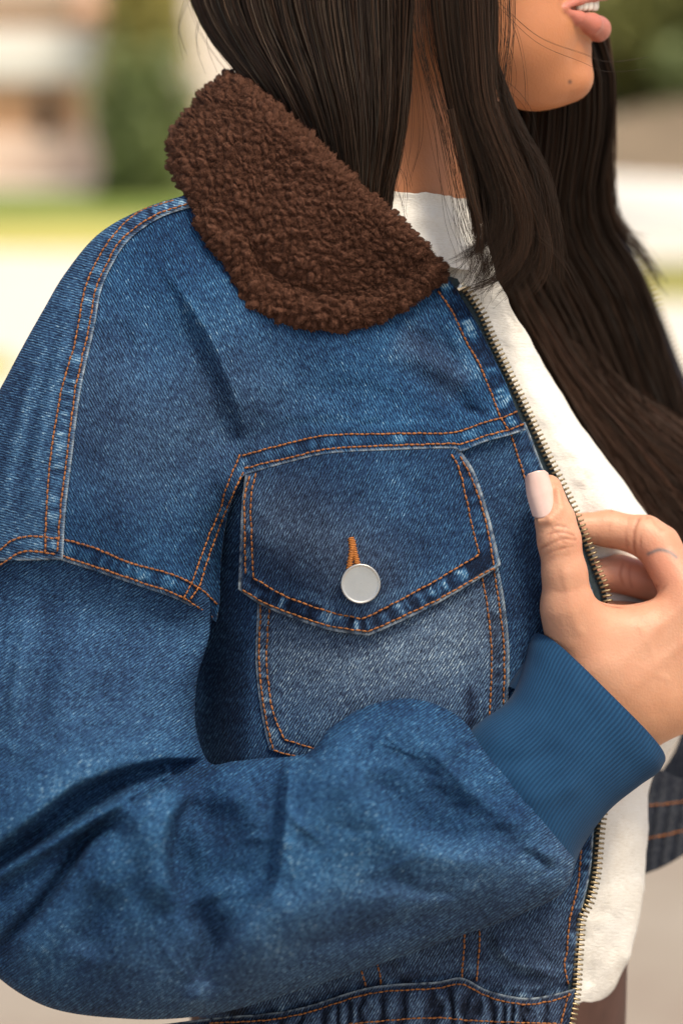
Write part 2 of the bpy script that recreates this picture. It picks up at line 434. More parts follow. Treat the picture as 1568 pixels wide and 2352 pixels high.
ARMHOLE = [(551, 1043), (520, 1119), (507, 1166), (488, 1212), (462, 1278), (442, 1335), (420, 1376)]
ARM_EDGE = [(548, 1100), (524, 1180), (512, 1250), (506, 1320), (505, 1380), (497, 1428)]
def body_folds(x, y):
    z = np.zeros(x.shape)
    F = lambda *a, **k: fold(x, y, *a, **k)
    z -= F([(350, 570), (430, 680), (500, 800), (548, 930), (575, 1030)], 80, 20, 30, 0.3)        # roll from the shoulder point to the armhole
    z += F([(400, 700), (465, 830), (520, 960), (545, 1060)], 22, 80, 30, 0.3)                    # hollow beside it
    z -= F([(250, 760), (300, 950), (330, 1150)], 80, 80, 12, 0.4)
    z += F([(620, 930), (760, 900), (900, 905), (1010, 930)], 30, 28, 7, 0.4)
    z -= F([(600, 960), (760, 955), (900, 962), (1020, 968)], 16, 18, 6, 0.3)
    z += F([(880, 830), (980, 880), (1080, 930), (1130, 945)], 26, 22, 12, 0.35)
    z -= F([(930, 800), (1030, 850), (1120, 920)], 30, 22, 9, 0.35)
    z += F([(900, 740), (1000, 790), (1085, 850)], 24, 30, 9, 0.35)
    z -= F([(1010, 700), (1060, 800), (1110, 880)], 22, 22, 7, 0.3)
    z += F([(1050, 930), (1085, 945), (1125, 950)], 10, 10, 9, 0.4)
    z += F([(820, 985), (850, 975), (875, 955)], 8, 8, 5, 0.4)
    z += F([(600, 800), (700, 850), (800, 870)], 60, 60, 8, 0.4)
    # lower front
    z -= F([(1130, 1150), (1180, 1300), (1200, 1500), (1190, 1700)], 40, 40, 10, 0.3)
    z += F([(1190, 1080), (1240, 1230), (1262, 1400), (1260, 1600)], 26, 26, 8, 0.3)
    z += F([(1110, 2120), (1130, 2200), (1190, 2240), (1260, 2262)], 16, 24, 16, 0.3)
    z -= F([(1130, 2130), (1165, 2200), (1230, 2225), (1290, 2250)], 16, 12, 14, 0.3)
    z += F([(1200, 2150), (1250, 2200), (1280, 2240)], 14, 14, 8, 0.3)
    z -= F([(900, 2190), (930, 2230), (960, 2250)], 14, 14, 8, 0.3)
    r2 = np.random.default_rng(37)
    for k in range(46):
        cx_, cy_ = r2.uniform(220, 1180), r2.uniform(640, 1020); rad = math.atan2(cy_ - 1080, cx_ - 545) + r2.normal(0, 0.5)
        if cx_ > 850: rad = math.atan2(cy_ - 980, cx_ - 1190) + r2.normal(0, 0.4)
        L2 = r2.uniform(30, 100); bx, by = math.cos(rad) * L2, math.sin(rad) * L2; w_ = r2.uniform(9, 24)
        z -= F([(cx_ - bx, cy_ - by), (cx_ + r2.normal(0, 8), cy_ + r2.normal(0, 8)), (cx_ + bx, cy_ + by)], w_, w_ * r2.uniform(0.6, 1.2), r2.choice([-1, 1]) * r2.uniform(1.5, 4.0), 0.4)
    z += 3.5 * fbm(x / 120, y / 120, 5, 2) * 2
    z += 1.2 * fbm(x / 34, y / 34, 9, 2) * 2
    return z
def armhole_roll(x, y):
    d, s, L = dist_poly(x, y, cat(ARM_EDGE, 24))
    return 62 * np.exp(-(np.maximum(np.abs(d) - 4, 0) / 40) ** 1.6) * sstep(0, 140, s)
def body(x, y):
    return body_depth(x, y) + body_folds(x, y)

def seam_relief(x, y, centre, hw, seed, pucker=2.2, wear_amt=0.6, period=24.0, reach=1.0):
    """puckers and fading between two rows of stitches"""
    C = cat(centre, 40)
    d, s, L = dist_poly(x, y, C)
    inside = np.exp(-(np.abs(d) / (hw * 1.15 * reach)) ** 4)
    n = fbm(s / (period * 0.62), d / 40.0 + seed, seed, 2) * 1.35 + 0.5 * vnoise(s / 6.5, d / 22.0, seed + 3) + 0.3 * vnoise(s / 90.0, d / 90.0, seed + 5)
    h = -pucker * n * inside + 1.6 * (np.exp(-((np.abs(d) - hw) / 4.0) ** 2))
    w = inside * (0.02 + n * 0.95) * wear_amt - 0.30 * np.exp(-((np.abs(d) - hw) / 5.0) ** 2) * wear_amt
    spill = np.exp(-((np.abs(d) - hw) / (hw * 0.9)) ** 2) * (n > 0) * n * 0.35 * wear_amt
    return h, w + spill

def edge_fray(G, sides, w=3.5):
    f = np.zeros(G.shape[:2])
    for c, ref in (('t', G[:1]), ('b', G[-1:]), ('l', G[:, :1]), ('r', G[:, -1:])):
        if c in sides:
            d = np.linalg.norm((G - ref)[..., :2], axis=2)
            f = np.maximum(f, np.exp(-(d / w) ** 2) * (0.42 + 0.9 * vnoise(G[..., 0] / 9, G[..., 1] / 9, 3)))
    return np.clip(f, 0, 1)

jacket = empty('denim_jacket', 'blue denim jacket with brown fleece collar, brass zipper and rib cuff', 'jacket', W((850, 2400, 200)))

STRIP_R = [(431, 469), (359, 492), (287, 543), (246, 605), (220, 667), (205, 750), (174, 894), (154, 1048), (139, 1176), (133, 1268)]
STRIP_L = [(400, 460), (318, 488), (256, 546), (220, 605), (195, 667), (172, 789), (140, 904), (114, 1074), (106, 1202), (105, 1273)]
STRIP_C = [((a[0] + b[0]) / 2, (a[1] + b[1]) / 2) for a, b in zip(STRIP_R, STRIP_L)]
STRIP_E = [(441, 474), (365, 501), (296, 551), (256, 611), (231, 671), (216, 753), (185, 896), (165, 1050), (150, 1178), (144, 1284)]
DROP_U = [(-60, 1290), (0, 1263), (31, 1240), (77, 1232), (138, 1237), (215, 1258), (308, 1296), (395, 1319), (456, 1350), (500, 1388)]
DROP_L = [(-60, 1330), (0, 1299), (51, 1268), (128, 1272), (205, 1297), (308, 1332), (410, 1368), (490, 1418)]
YOKE_U = [(555, 1047), (660, 1019), (755, 1000), (898, 996), (1036, 994), (1099, 974), (1150, 960), (1188, 945)]
YOKE_L = [(560, 1076), (660, 1052), (755, 1031), (898, 1023), (1036, 1019), (1051, 1022), (1112, 1002), (1165, 988), (1203, 974)]
PLACKET = [(1005, 668), (1042, 723), (1068, 781), (1099, 835), (1125, 897), (1147, 954), (1170, 992), (1187, 1042), (1203, 1093), (1240, 1200), (1290, 1370)]
PLACKET_C = [(1019, 657), (1060, 720), (1094, 788), (1132, 865), (1167, 950), (1188, 990), (1222, 1083), (1262, 1200), (1330, 1370)]
PLACKET2 = [(1333, 1950), (1327, 2030), (1311, 2095), (1303, 2158), (1301, 2190), (1295, 2215), (1306, 2266), (1282, 2346), (1262, 2420)]

# -- yoke with the shoulder
NU, NV = 330, 270
top = cat([(441, 474), (560, 540), (720, 590), (880, 625), (1033, 646)], NU)
bot = np.vstack([cat([(136, 1284), (205, 1306), (308, 1341), (416, 1380), (497, 1428)], 84)[:-1],
                 cat([(497, 1428), (505, 1380), (506, 1320), (512, 1250), (524, 1180), (546, 1108), (566, 1088)], 86)[:-1],
                 cat([(566, 1088), (660, 1062), (755, 1041), (898, 1033), (1036, 1029), (1058, 1036), (1110, 1015), (1165, 1000), (1205, 987)], NU - 83 - 85)])
G2 = coons(top, bot, cat(STRIP_E[:-1] + [(136, 1284)], NV), cat([(1033, 646), (1077, 715), (1119, 794), (1163, 888), (1185, 945), (1205, 987)], NV))
x, y = G2[..., 0], G2[..., 1]
z = body(x, y) + armhole_roll(x, y) - 3
lap = fold(x, y, [(548, 1085), (660, 1060), (755, 1040), (898, 1032), (1036, 1028), (1058, 1030), (1112, 1010), (1205, 985)], 62, 62, 11, 0, 6)
z -= lap
h1, w1 = seam_relief(x, y, [((a[0] + b[0]) / 2, (a[1] + b[1]) / 2) for a, b in zip(YOKE_U, YOKE_L[:4] + YOKE_L[5:6] + YOKE_L[6:])][:4] + [(1042, 1007), (1106, 988), (1158, 974), (1196, 960)], 13, 11, 1.8, 0.42)
h2, w2 = seam_relief(x, y, PLACKET_C, 15, 23, 5.0, 1.35, 40)
h3, w3 = seam_relief(x, y, [(138, 1256), (205, 1278), (308, 1314), (395, 1342), (430, 1358)], 17, 31, 2.0, 0.6)
h4, w4 = seam_relief(x, y, [(560, 1062), (530, 1135), (505, 1200), (474, 1285), (432, 1378)], 12, 37, 1.5, 0.45)
z += h1 + h2 + h3 + h4
wear_shade = 0.04 + w1 + w2 + w3 + w4
wear_shade += fold(x, y, [(380, 620), (460, 740), (520, 870), (565, 990)], 14, 34, 0.22) + fold(x, y, [(1030, 740), (1075, 830), (1105, 890)], 16, 22, 0.30)
wear_shade += fold(x, y, [(620, 985), (760, 965), (900, 968), (1010, 972)], 16, 14, 0.22) + fold(x, y, [(1080, 960), (1110, 930), (1130, 900)], 14, 14, 0.2)
wear_shade -= fold(x, y, [(1060, 935), (1100, 945), (1130, 946)], 10, 10, 0.4) + fold(x, y, [(930, 760), (1000, 810), (1060, 860)], 30, 30, 0.16)  # crease hollows darkened in the colour, painting their shade
grey = 0.10 + 0.6 * fold(x, y, [(200, 900), (300, 1000), (400, 1000), (520, 950)], 190, 190, 0.42, 0) + 0.5 * fold(x, y, [(900, 760), (1000, 830), (1080, 900)], 50, 50, 0.5, 0.2)
slab('yoke', np.dstack([x, y, z]), M['denim_shoulder'], jacket, 6, 0.0, dict(wear_shade=wear_shade, grey=grey, fray=edge_fray(G2, 'b')))
jacket_yoke = bpy.data.objects['yoke']

# -- back panel that wraps round the shoulder
NV2, NA = 240, 150
Rr = cat(STRIP_E, NV2); Sr = cat([(432, 446), (326, 481), (226, 538), (150, 628), (100, 712), (56, 790), (20, 858), (-16, 930), (-74, 1090), (-114, 1290)], NV2)
ang = np.linspace(0, math.pi * 0.80, NA)[None, :]
wdt = (Rr - Sr)
hz = np.clip(np.linalg.norm(wdt, axis=1) * 0.85 + 30, 40, 230)[:, None]
flat = np.sin(np.minimum(ang, math.pi / 2)) ; sx = np.where(ang < math.pi / 2, np.sin(ang), 1 - 0.55 * (1 - np.sin(ang)) * 2)
x = Rr[:, :1] - wdt[:, :1] * sx; y = Rr[:, 1:] - wdt[:, 1:] * sx
z0 = body(Rr[:, :1], Rr[:, 1:]) - 10
z = z0 + hz * (1 - np.cos(ang))
front = ang < math.pi / 2 * 1.05
fz = np.zeros(x.shape)
for pts, wl, wr, a in [([(150, 720), (95, 900), (55, 1080), (25, 1240)], 14, 16, -9), ([(120, 740), (70, 900), (25, 1080), (-10, 1240)], 14, 14, 8), ([(190, 640), (120, 860), (85, 1050), (70, 1220)], 14, 16, 6), ([(90, 780), (40, 930), (-10, 1090), (-40, 1240)], 14, 14, -9)]:
    fz += fold(x, y, pts, wl, wr, -a, 0.3)
fz += 2.5 * fbm(x / 60, y / 110, 41, 2)
z += fz * np.cos(ang).clip(0, 1) ** 0.5
h1, w1 = seam_relief(x, y, STRIP_C, 17, 51, 3.0, 0.75, 20); h3, w3 = seam_relief(x, y, [((a[0] + b[0]) / 2, (a[1] + b[1]) / 2) for a, b in [(DROP_U[0], DROP_L[0]), (DROP_U[1], DROP_L[1]), (DROP_U[3], DROP_L[2]), (DROP_U[4], DROP_L[3])]], 17, 53, 2.0, 0.6)
z += (h1 + h3) * (ang < 1.3)
wear_shade = 0.10 + (w1 + w3) * (ang < 1.4) - np.clip(fz, -8, 8) * 0.025
Gb = np.dstack([x, y, z])[:, ::-1]
slab('back_panel', Gb, M['denim_back'], jacket, 6, 0.0, dict(wear_shade=wear_shade[:, ::-1], grey=np.full(x.shape, 0.25), fray=edge_fray(Gb, 'br')))
jacket_back = bpy.data.objects['back_panel']

# -- front panel
NU, NV = 250, 330
ZIP_EDGE = [(1205, 985), (1244, 1073), (1284, 1166), (1318, 1250), (1345, 1320), (1364, 1380), (1376, 1500), (1376, 1700), (1362, 1904), (1354, 1998), (1333, 2100), (1322, 2185), (1319, 2263)]
HEM = [(500, 2338), (600, 2330), (700, 2313), (850, 2268), (1000, 2256), (1060, 2247), (1120, 2276), (1200, 2293), (1260, 2287), (1319, 2272)]
G2 = coons(cat([(500, 1065), (700, 1020), (1036, 1000), (1205, 970)], NU), cat(HEM, NU),
           cat([(500, 1065), (455, 1300), (410, 1600), (420, 2000), (500, 2338)], NV), cat([(1205, 970)] + ZIP_EDGE[1:-1] + [(1319, 2272)], NV))
x, y = G2[..., 0], G2[..., 1]
hem_lap = fold(x, y, HEM, 16, 16, 8, 0)
z = body(x, y) + 8 + 150 * (1 - sstep(455, 580, x)) * sstep(1070, 1190, y)
h2, w2 = seam_relief(x, y, PLACKET_C[5:], 14, 23, 3.0, 0.6, 30); h5, w5 = seam_relief(x, y, [(1350, 1950), (1341, 2030), (1323, 2095), (1313, 2160), (1310, 2260)], 12, 61, 3.0, 0.7, 22)
h6, w6 = seam_relief(x, y, [(1088, 2060), (1086, 2160), (1082, 2250)], 18, 67, 2.0, 0.4); h7, w7 = seam_relief(x, y, HEM, 14, 71, 5.0, 0.55, 34)
z += h2 + h5 + h6 + h7 + hem_lap
z -= fold(x, y, [(1102, 2050), (1106, 2160), (1104, 2262)], 3, 40, 7, 0, 4)
wear_shade = -0.03 + w2 + w5 + w6 + w7 + sstep(2080, 2200, y) * 0.22 * fbm(x / 50, y / 30, 77, 3) * 2
slab('front_panel', np.dstack([x, y, z]), M['denim_panel'], jacket, 6, 0.0, dict(wear_shade=wear_shade, grey=0.25 + 0.3 * sstep(1900, 2200, y), fray=edge_fray(G2, 'r', 2.5)))
jacket_front = bpy.data.objects['front_panel']

# -- side of the jacket under the arm, running round to the back
le = cat([(500, 1065), (455, 1300), (410, 1600), (420, 2000), (500, 2338)], 120); q = np.linspace(0, 1, 60)[None, :]
zl = body(le[:, 0], le[:, 1]) + 8 + 150 * sstep(1070, 1190, le[:, 1])
x = le[:, :1] + 6 - 70 * np.sin(q * np.pi) + 330 * q ** 3; y = le[:, 1:] + 0 * q; z = zl[:, None] + 4 + 780 * q + 8 * fbm(q * 9, y / 90, 87, 2)
slab('side_panel', np.dstack([x, y, z])[:, ::-1], M['denim_panel'], jacket, 6, 0.0, dict(wear_shade=-0.05 + 0 * x, grey=0.2 + 0 * x, fray=0 * x))

# -- pocket
NU, NV = 170, 150
PK_L = [(594, 1330), (591, 1420), (588, 1523), (600, 1633), (619, 1722)]; PK_R = [(1128, 1250), (1146, 1320), (1160, 1404), (1168, 1500), (1166, 1612), (1158, 1735)]
PK_B = [(619, 1722), (700, 1748), (790, 1785), (880, 1825), (970, 1795), (1060, 1765), (1158, 1735)]
G2 = coons(cat([(594, 1330), (850, 1350), (1128, 1250)], NU), cat(PK_B, NU), cat(PK_L, NV), cat(PK_R, NV))
x, y = G2[..., 0], G2[..., 1]
inl = [(612, 1340), (608, 1425), (603, 1523), (616, 1633), (640, 1708), (720, 1730)]; inr = [(1116, 1290), (1133, 1370), (1146, 1450), (1149, 1550), (1146, 1700)]
h1, w1 = seam_relief(x, y, inl, 12, 81, 2.2, 0.55); h2, w2 = seam_relief(x, y, inr, 12, 83, 2.2, 0.45)
z = body(x, y) + 1.5 + h1 + h2 - 5 * np.sin(np.pi * np.linspace(0, 1, NU))[None] * np.sin(np.pi * np.linspace(0, 1, NV))[:, None]
z -= fold(x, y, [(1080, 1560), (1090, 1620), (1085, 1680)], 8, 8, 5)
wear_shade = 0.05 + w1 + w2 + fold(x, y, [(760, 1500), (880, 1500), (1000, 1470)], 110, 110, 0.16, 0) - fold(x, y, [(1075, 1560), (1082, 1620), (1075, 1690)], 12, 14, 0.55) - fold(x, y, [(1133, 1420), (1140, 1560), (1135, 1700)], 13, 13, 0.35, 0)
grey = 0.35 + 0.35 * fold(x, y, [(700, 1480), (880, 1520), (1080, 1450)], 150, 150, 1.0, 0)
pocket = slab('pocket', np.dstack([x, y, z]), M['denim_pocket'], jacket, 5, 0.0, dict(wear_shade=wear_shade, grey=np.clip(grey, 0, 1), fray=edge_fray(G2, 'lr', 4)))

# -- flap
NU, NV = 200, 130
FL_B = [(548, 1354), (600, 1388), (660, 1414), (755, 1446), (845, 1459)]; FL_B2 = [(845, 1459), (878, 1446), (993, 1391), (1107, 1324), (1148, 1297)]
G2 = coons(cat([(566, 1070), (700, 1040), (850, 1020), (1046, 1022)], NU), np.vstack([cat(FL_B, NU // 2 + 1)[:-1], cat(FL_B2, NU - NU // 2)]),
           cat([(566, 1070), (556, 1167), (552, 1260), (548, 1354)], NV), cat([(1046, 1022), (1088, 1086), (1121, 1186), (1148, 1297)], NV))
x, y = G2[..., 0], G2[..., 1]
def flap_depth(x, y):
    return body(x, y) - 12 - 9 * np.exp(-((x - 830) / 190) ** 2 - ((y - 1330) / 120) ** 2) - 6 * sstep(1150, 1400, y) - fold(x, y, [(560, 1330), (700, 1400), (845, 1440), (1000, 1370), (1130, 1290)], 30, 40, 3, 0)
cb = [(566, 1342), (590, 1364), (660, 1390), (755, 1418), (838, 1436), (993, 1360), (1118, 1288)]; cl_ = [(580, 1085), (568, 1143), (572, 1240), (570, 1330)]; cr_ = [(1050, 1050), (1070, 1090), (1098, 1190), (1118, 1285)]
h1, w1 = seam_relief(x, y, cb, 16, 91, 3.6, 1.3, 26); h2, w2 = seam_relief(x, y, cl_, 9, 93, 1.4, 0.5); h3, w3 = seam_relief(x, y, cr_, 12, 95, 1.8, 0.6)
z = flap_depth(x, y) + h1 + h2 + h3
wear_shade = -0.02 + w1 + w2 + w3 + fold(x, y, [(860, 1200), (960, 1100), (1040, 1060)], 70, 70, 0.10, 0) + fold(x, y, [(600, 1300), (700, 1360), (830, 1395), (1000, 1310), (1085, 1250)], 10, 22, 0.18)
grey = 0.18 + fold(x, y, [(640, 1200), (740, 1260), (820, 1320)], 120, 120, 0.40, 0)
flap = slab('pocket_flap', np.dstack([x, y, z]), M['denim_flap'], jacket, 8, 0.0, dict(wear_shade=wear_shade, grey=grey, fray=edge_fray(G2, 'blr', 5)))

# -- waistband with gathers
NU, NV = 420, 90
G2 = coons(cat([(240, 2372)] + HEM, NU), cat([(220, 2520), (700, 2500), (1000, 2480), (1290, 2440)], NU), cat([(240, 2372), (220, 2520)], NV), cat([(1319, 2272), (1306, 2346), (1290, 2440)], NV))
x, y = G2[..., 0], G2[..., 1]; u = np.linspace(0, 1, NU)[None, :]; v = np.linspace(0, 1, NV)[:, None]
xs = x + 34 * fbm(x / 46, y / 80, 101, 3)
gath = np.abs(np.sin(xs / 13.5 + 1.6 * np.sin(xs / 61.0))) ** 0.8
env = sstep(0.0, 0.16, v) * (1 - 0.75 * np.exp(-((x - 1290) / 40) ** 2))
z = body(x, y) + 2 - 19 * gath * env - 12 * np.exp(-((v - 0.32) / 0.35) ** 2)
z += 3 * np.exp(-((y - np.interp(x[0], cat(HEM, 80)[:, 0], cat(HEM, 80)[:, 1])[None] - 10) / 5) ** 2)
wear_shade = -0.06 + (gath - 0.62) * 1.15 * env
slab('waistband', np.dstack([x, y, z]), M['denim_band'], jacket, 7, 0.0, dict(wear_shade=wear_shade, grey=np.full(x.shape, 0.6), fray=edge_fray(G2, 't', 3)))
waistband = bpy.data.objects['waistband']

# ------------------------------------------------------------------ sleeve
NT, NS = 470, 260            # along the arm, across (front half)
keys = [  # t, inner x,y, outer x,y, centre depth, half depth
    (0.00, 470, 1320, -95, 1190, 60, 170), (0.06, 486, 1415, -112, 1300, 55, 180), (0.17, 452, 1570, -130, 1520, 40, 215), (0.26, 452, 1680, -140, 1720, 10, 250),
    (0.33, 482, 1752, -138, 1960, -30, 270), (0.40, 540, 1748, -60, 2180, -60, 270), (0.47, 610, 1741, 90, 2305, -80, 260), (0.54, 672, 1737, 290, 2340, -95, 255),
    (0.61, 716, 1722, 480, 2331, -105, 250), (0.69, 762, 1668, 690, 2274, -105, 245), (0.77, 848, 1620, 880, 2212, -90, 235), (0.85, 950, 1605, 1050, 2152, -65, 222),
    (0.92, 1040, 1637, 1200, 2098, -40, 205), (0.965, 1078, 1672, 1296, 2045, -20, 180), (1.0, 1090, 1700, 1320, 1975, 0, 140)]
T = np.linspace(0, 1, NT); KV = keyed(keys, T)
a = np.linspace(0, 2 * np.pi, NS + 110, endpoint=False)
# more columns on the side that faces out
af = np.linspace(0, np.pi, NS); ab = np.linspace(np.pi, 2 * np.pi, 112)[1:-1]; a = np.concatenate([af, ab])
ca = np.cos(a)[None]; sa = np.sin(a)[None]
s = 0.5 - 0.5 * ca                                           # 0 inner .. 1 outer
x = KV[:, :1] * (1 - s) + KV[:, 2:3] * s; y = KV[:, 1:2] * (1 - s) + KV[:, 3:4] * s
se = np.sign(sa) * np.abs(sa) ** (0.66 + 0.42 * (1 - sstep(0.25, 0.5, s)) * (1 - sstep(0.30, 0.42, T))[:, None])
z = KV[:, 4:5] - KV[:, 5:6] * se
fr = (a <= np.pi)[None] & np.ones_like(x, dtype=bool)
wf = np.clip(sa, 0, 1) ** 0.5
def sleeve_folds(x, y):
    F = lambda *p, **k: fold(x, y, *p, **k)
    h = np.zeros(x.shape)                                     # positive = towards the lens; first width is on the left hand of the line's direction
    # the upper arm hangs over the elbow
    h += F([(500, 1722), (440, 1738), (359, 1742), (256, 1768), (165, 1805), (90, 1862), (0, 1930), (-80, 1980)], 10, 95, 48, 0.12)
    h += F([(510, 1748), (440, 1766), (359, 1772), (262, 1796), (180, 1838), (110, 1900), (40, 1950), (-80, 2015)], 74, 20, -56, 0.12, 1.4)
    h += F([(384, 1750), (388, 1775), (372, 1800)], 10, 14, 22, 0.3)
    # pinched roll and the hook at its end
    h += F([(318, 1812), (292, 1832), (235, 1868), (179, 1900), (77, 1962), (0, 2008), (-70, 2050)], 18, 16, 58, 0.10)
    h += F([(400, 1790), (350, 1812), (318, 1836), (290, 1852)], 8, 10, -30, 0.2)
    h += F([(300, 1868), (240, 1902), (195, 1935), (118, 2055), (40, 2140), (-50, 2220)], 60, 18, -58, 0.14, 1.5)
    h += F([(430, 1792), (359, 1826), (287, 1872), (222, 1930), (170, 2010), (92, 2118), (0, 2200)], 90, 16, 50, 0.15)
    # planes of the forearm
    h += F([(440, 1800), (384, 1880), (370, 1950), (374, 2010), (396, 2100)], 20, 90, 46, 0.28)
    h += F([(470, 1790), (415, 1880), (402, 1950), (406, 2010), (430, 2105)], 110, 18, -50, 0.28, 1.6)
    h += F([(260, 2040), (215, 2110), (180, 2200)], 44, 44, -24, 0.3)
    h += F([(330, 2060), (290, 2160), (250, 2260)], 34, 44, 16, 0.3)
    h += F([(430, 2060), (480, 2140), (485, 2210), (460, 2300)], 44, 34, -44, 0.25)
    h += F([(520, 1830), (525, 1950), (540, 2050)], 70, 70, -16, 0.25)
    h += F([(520, 1772), (570, 1840), (585, 1930)], 26, 26, 10, 0.3)
    h += F([(666, 1730), (660, 1850), (651, 1954), (636, 2040), (570, 2130), (490, 2232), (436, 2318)], 170, 18, 58, 0.06, 1.7)
    h += F([(640, 1760), (630, 1870), (618, 1960), (590, 2040)], 14, 50, -9, 0.3)
    h += F([(800, 2030), (700, 2090), (600, 2190), (540, 2290)], 50, 60, 18, 0.3)
    h += F([(720, 1900), (700, 2000), (640, 2080)], 40, 40, -12, 0.3)
    # lobes gathered into the cuff
    h += F([(702, 1752), (712, 1722), (735, 1690), (760, 1665)], 14, 10, -34, 0.2)
    h += F([(780, 1640), (788, 1724), (836, 1850), (960, 1950), (1110, 1985), (1230, 1975)], 50, 70, 30, 0.2)
    h += F([(905, 1655), (862, 1705), (868, 1780), (912, 1856), (1000, 1915), (1120, 1940)], 60, 26, -28, 0.25, 1.7)
    h += F([(835, 1795), (862, 1712), (890, 1676), (925, 1658), (995, 1653), (1058, 1676), (1090, 1700)], 9, 70, 20, 0.12)
    h += F([(950, 1690), (1030, 1760), (1130, 1850), (1240, 1930)], 40, 30, 20, 0.25)
    h += F([(990, 1700), (1065, 1765), (1150, 1840), (1215, 1890)], 16, 16, -10, 0.3)
    h += F([(930, 1740), (990, 1810), (1080, 1870)], 26, 28, -8, 0.3)
    h += F([(1230, 1955), (1280, 1962), (1306, 1990), (1298, 2030)], 14, 22, 18, 0.3)
    h += F([(1180, 1950), (1235, 1975), (1280, 2010)], 12, 12, -14, 0.3)
    h += F([(760, 2060), (950, 2070), (1150, 2040)], 30, 46, 14, 0.3)
    h += F([(640, 2200), (800, 2150), (1000, 2110), (1180, 2075)], 26, 26, -12, 0.3)
    h += F([(880, 2000), (960, 2045), (1080, 2055)], 16, 16, -10, 0.3)
    # upper arm
    h += F([(70, 1285), (62, 1400), (48, 1520), (10, 1680)], 22, 16, 20, 0.3)
    h += F([(110, 1300), (108, 1420), (100, 1540), (70, 1700)], 34, 20, -20, 0.25)
    h += F([(10, 1330), (5, 1450), (-20, 1560)], 16, 18, -14, 0.3)
    h += F([(430, 1440), (425, 1540), (410, 1650)], 30, 30, 10, 0.3)
    h += F([(300, 1400), (260, 1550), (200, 1700)], 50, 60, -12, 0.3)
    h += F([(360, 1420), (330, 1560), (290, 1690)], 40, 40, 10, 0.3)
    h += F([(150, 1330), (200, 1420), (230, 1520)], 26, 26, 9, 0.3)
    h *= 1.22
    r2 = np.random.default_rng(31)
    for k in range(110):                                       # small drag lines that fan out from the crook of the elbow
        cx_, cy_ = r2.uniform(-60, 1250), r2.uniform(1330, 2300)
        rad = math.atan2(cy_ - 1760, cx_ - 450) + r2.normal(0, 0.45)
        if cx_ > 800: rad = math.atan2(cy_ - 1850, cx_ - 1250) + r2.normal(0, 0.4)
        L2 = r2.uniform(40, 120); bx, by = math.cos(rad) * L2, math.sin(rad) * L2; kx, ky = -by * r2.normal(0, 0.18), bx * r2.normal(0, 0.18)
        near = math.exp(-min(math.hypot(cx_ - 450, cy_ - 1800), math.hypot(cx_ - 1150, cy_ - 1850)) / 330)
        w_ = r2.uniform(8, 20); am = r2.choice([-1, 1]) * r2.uniform(3, 9) * (0.4 + near) * (0.6 if cx_ > 760 else 1.0)
        h += F([(cx_ - bx, cy_ - by), (cx_ + kx, cy_ + ky), (cx_ + bx, cy_ + by)], w_, w_ * r2.uniform(0.5, 1.2), am, 0.4)
    h += 7 * fbm(x / 90, y / 90, 141, 2) + 2.6 * fbm(x / 30, y / 30, 151, 2)
    return h
sf = sleeve_folds(x, y)
z = z - sf * wf * fr
gw = a[None] * 30 + 2.2 * fbm(a[None] * 5, T[:, None] * 9, 177, 2) * 2
z = z + (3.2 * np.sin(gw) * (0.5 + vnoise(a[None] * 4, T[:, None] * 6, 179))) * wf * sstep(0.90, 0.98, T)[:, None] * fr      # gathers at the cuff
# under the lapped shoulder seam the sleeve follows the shoulder
blend = (1 - sstep(0.055, 0.17, T))[:, None] * fr * np.clip(sa, 0, 1) ** 0.35
fq = np.clip((144 - x) / 256, 0, 0.999)
zb = body(np.clip(x, 144, 560), y) + armhole_roll(x, y) * 0.7 + 7 + 230 * (1 - np.sqrt(1 - fq * fq))
z = z * (1 - blend) + zb * blend
uv_l = np.concatenate([[0], np.cumsum(np.linalg.norm(np.diff((KV[:, :2] + KV[:, 2:4]) / 2, axis=0), axis=1))])[:, None] * np.ones_like(x) * 0.18 * 1.3
uv = np.stack([x * 0.18, y * 0.18], -1)
wear_shade = 0.06 + np.clip(sf, -40, 50) * 0.0036 + 0.1 * fbm(x / 160, y / 160, 161, 2)  # ridges faded by wear; hollows darkened too, fold shade put into the colour
grey = 0.12 + 0.25 * sstep(0.5, 0.95, s) * sstep(0.35, 0.6, T)[:, None] + 0.10 * (1 - sstep(0.2, 0.35, T))[:, None]  # forearm underside greyer: tint of ground-bounced light put into the colour
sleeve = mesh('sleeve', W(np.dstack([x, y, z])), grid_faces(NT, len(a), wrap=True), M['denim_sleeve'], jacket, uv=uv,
              attrs=dict(wear_shade=wear_shade, grey=grey, fray=np.zeros(x.shape)))

# -- rib cuff
NT, NS = 150, 640
keys = [(0.0, 1058, 1700, 1306, 2035, 0, 150), (0.22, 1098, 1660, 1330, 1960, 20, 160), (0.5, 1168, 1606, 1392, 1868, 52, 150), (0.78, 1204, 1520, 1470, 1803, 85, 142), (0.92, 1215, 1476, 1512, 1772, 102, 138), (1.0, 1226, 1456, 1524, 1752, 112, 130),
        ]
T = np.linspace(0, 1, NT); KV = keyed(keys, T)
a = np.concatenate([np.linspace(0, np.pi, 440), np.linspace(np.pi, 2 * np.pi, 202)[1:-1]]); ca, sa = np.cos(a)[None], np.sin(a)[None]
s = 0.5 - 0.5 * ca
bow = np.sin(np.clip(sa, 0, 1) * np.pi / 2) * 26 * np.linspace(0, 1, NT)[:, None] ** 2      # the rim bows towards the hand
x = KV[:, :1] * (1 - s) + KV[:, 2:3] * s + bow * 0.75; y = KV[:, 1:2] * (1 - s) + KV[:, 3:4] * s - bow * 0.45
z = KV[:, 4:5] - KV[:, 5:6] * np.sign(sa) * np.abs(sa) ** 0.85
arcp = np.concatenate([[0], np.cumsum(np.hypot(np.hypot(np.diff(x[75]), np.diff(y[75])), np.diff(z[75])))])[None]
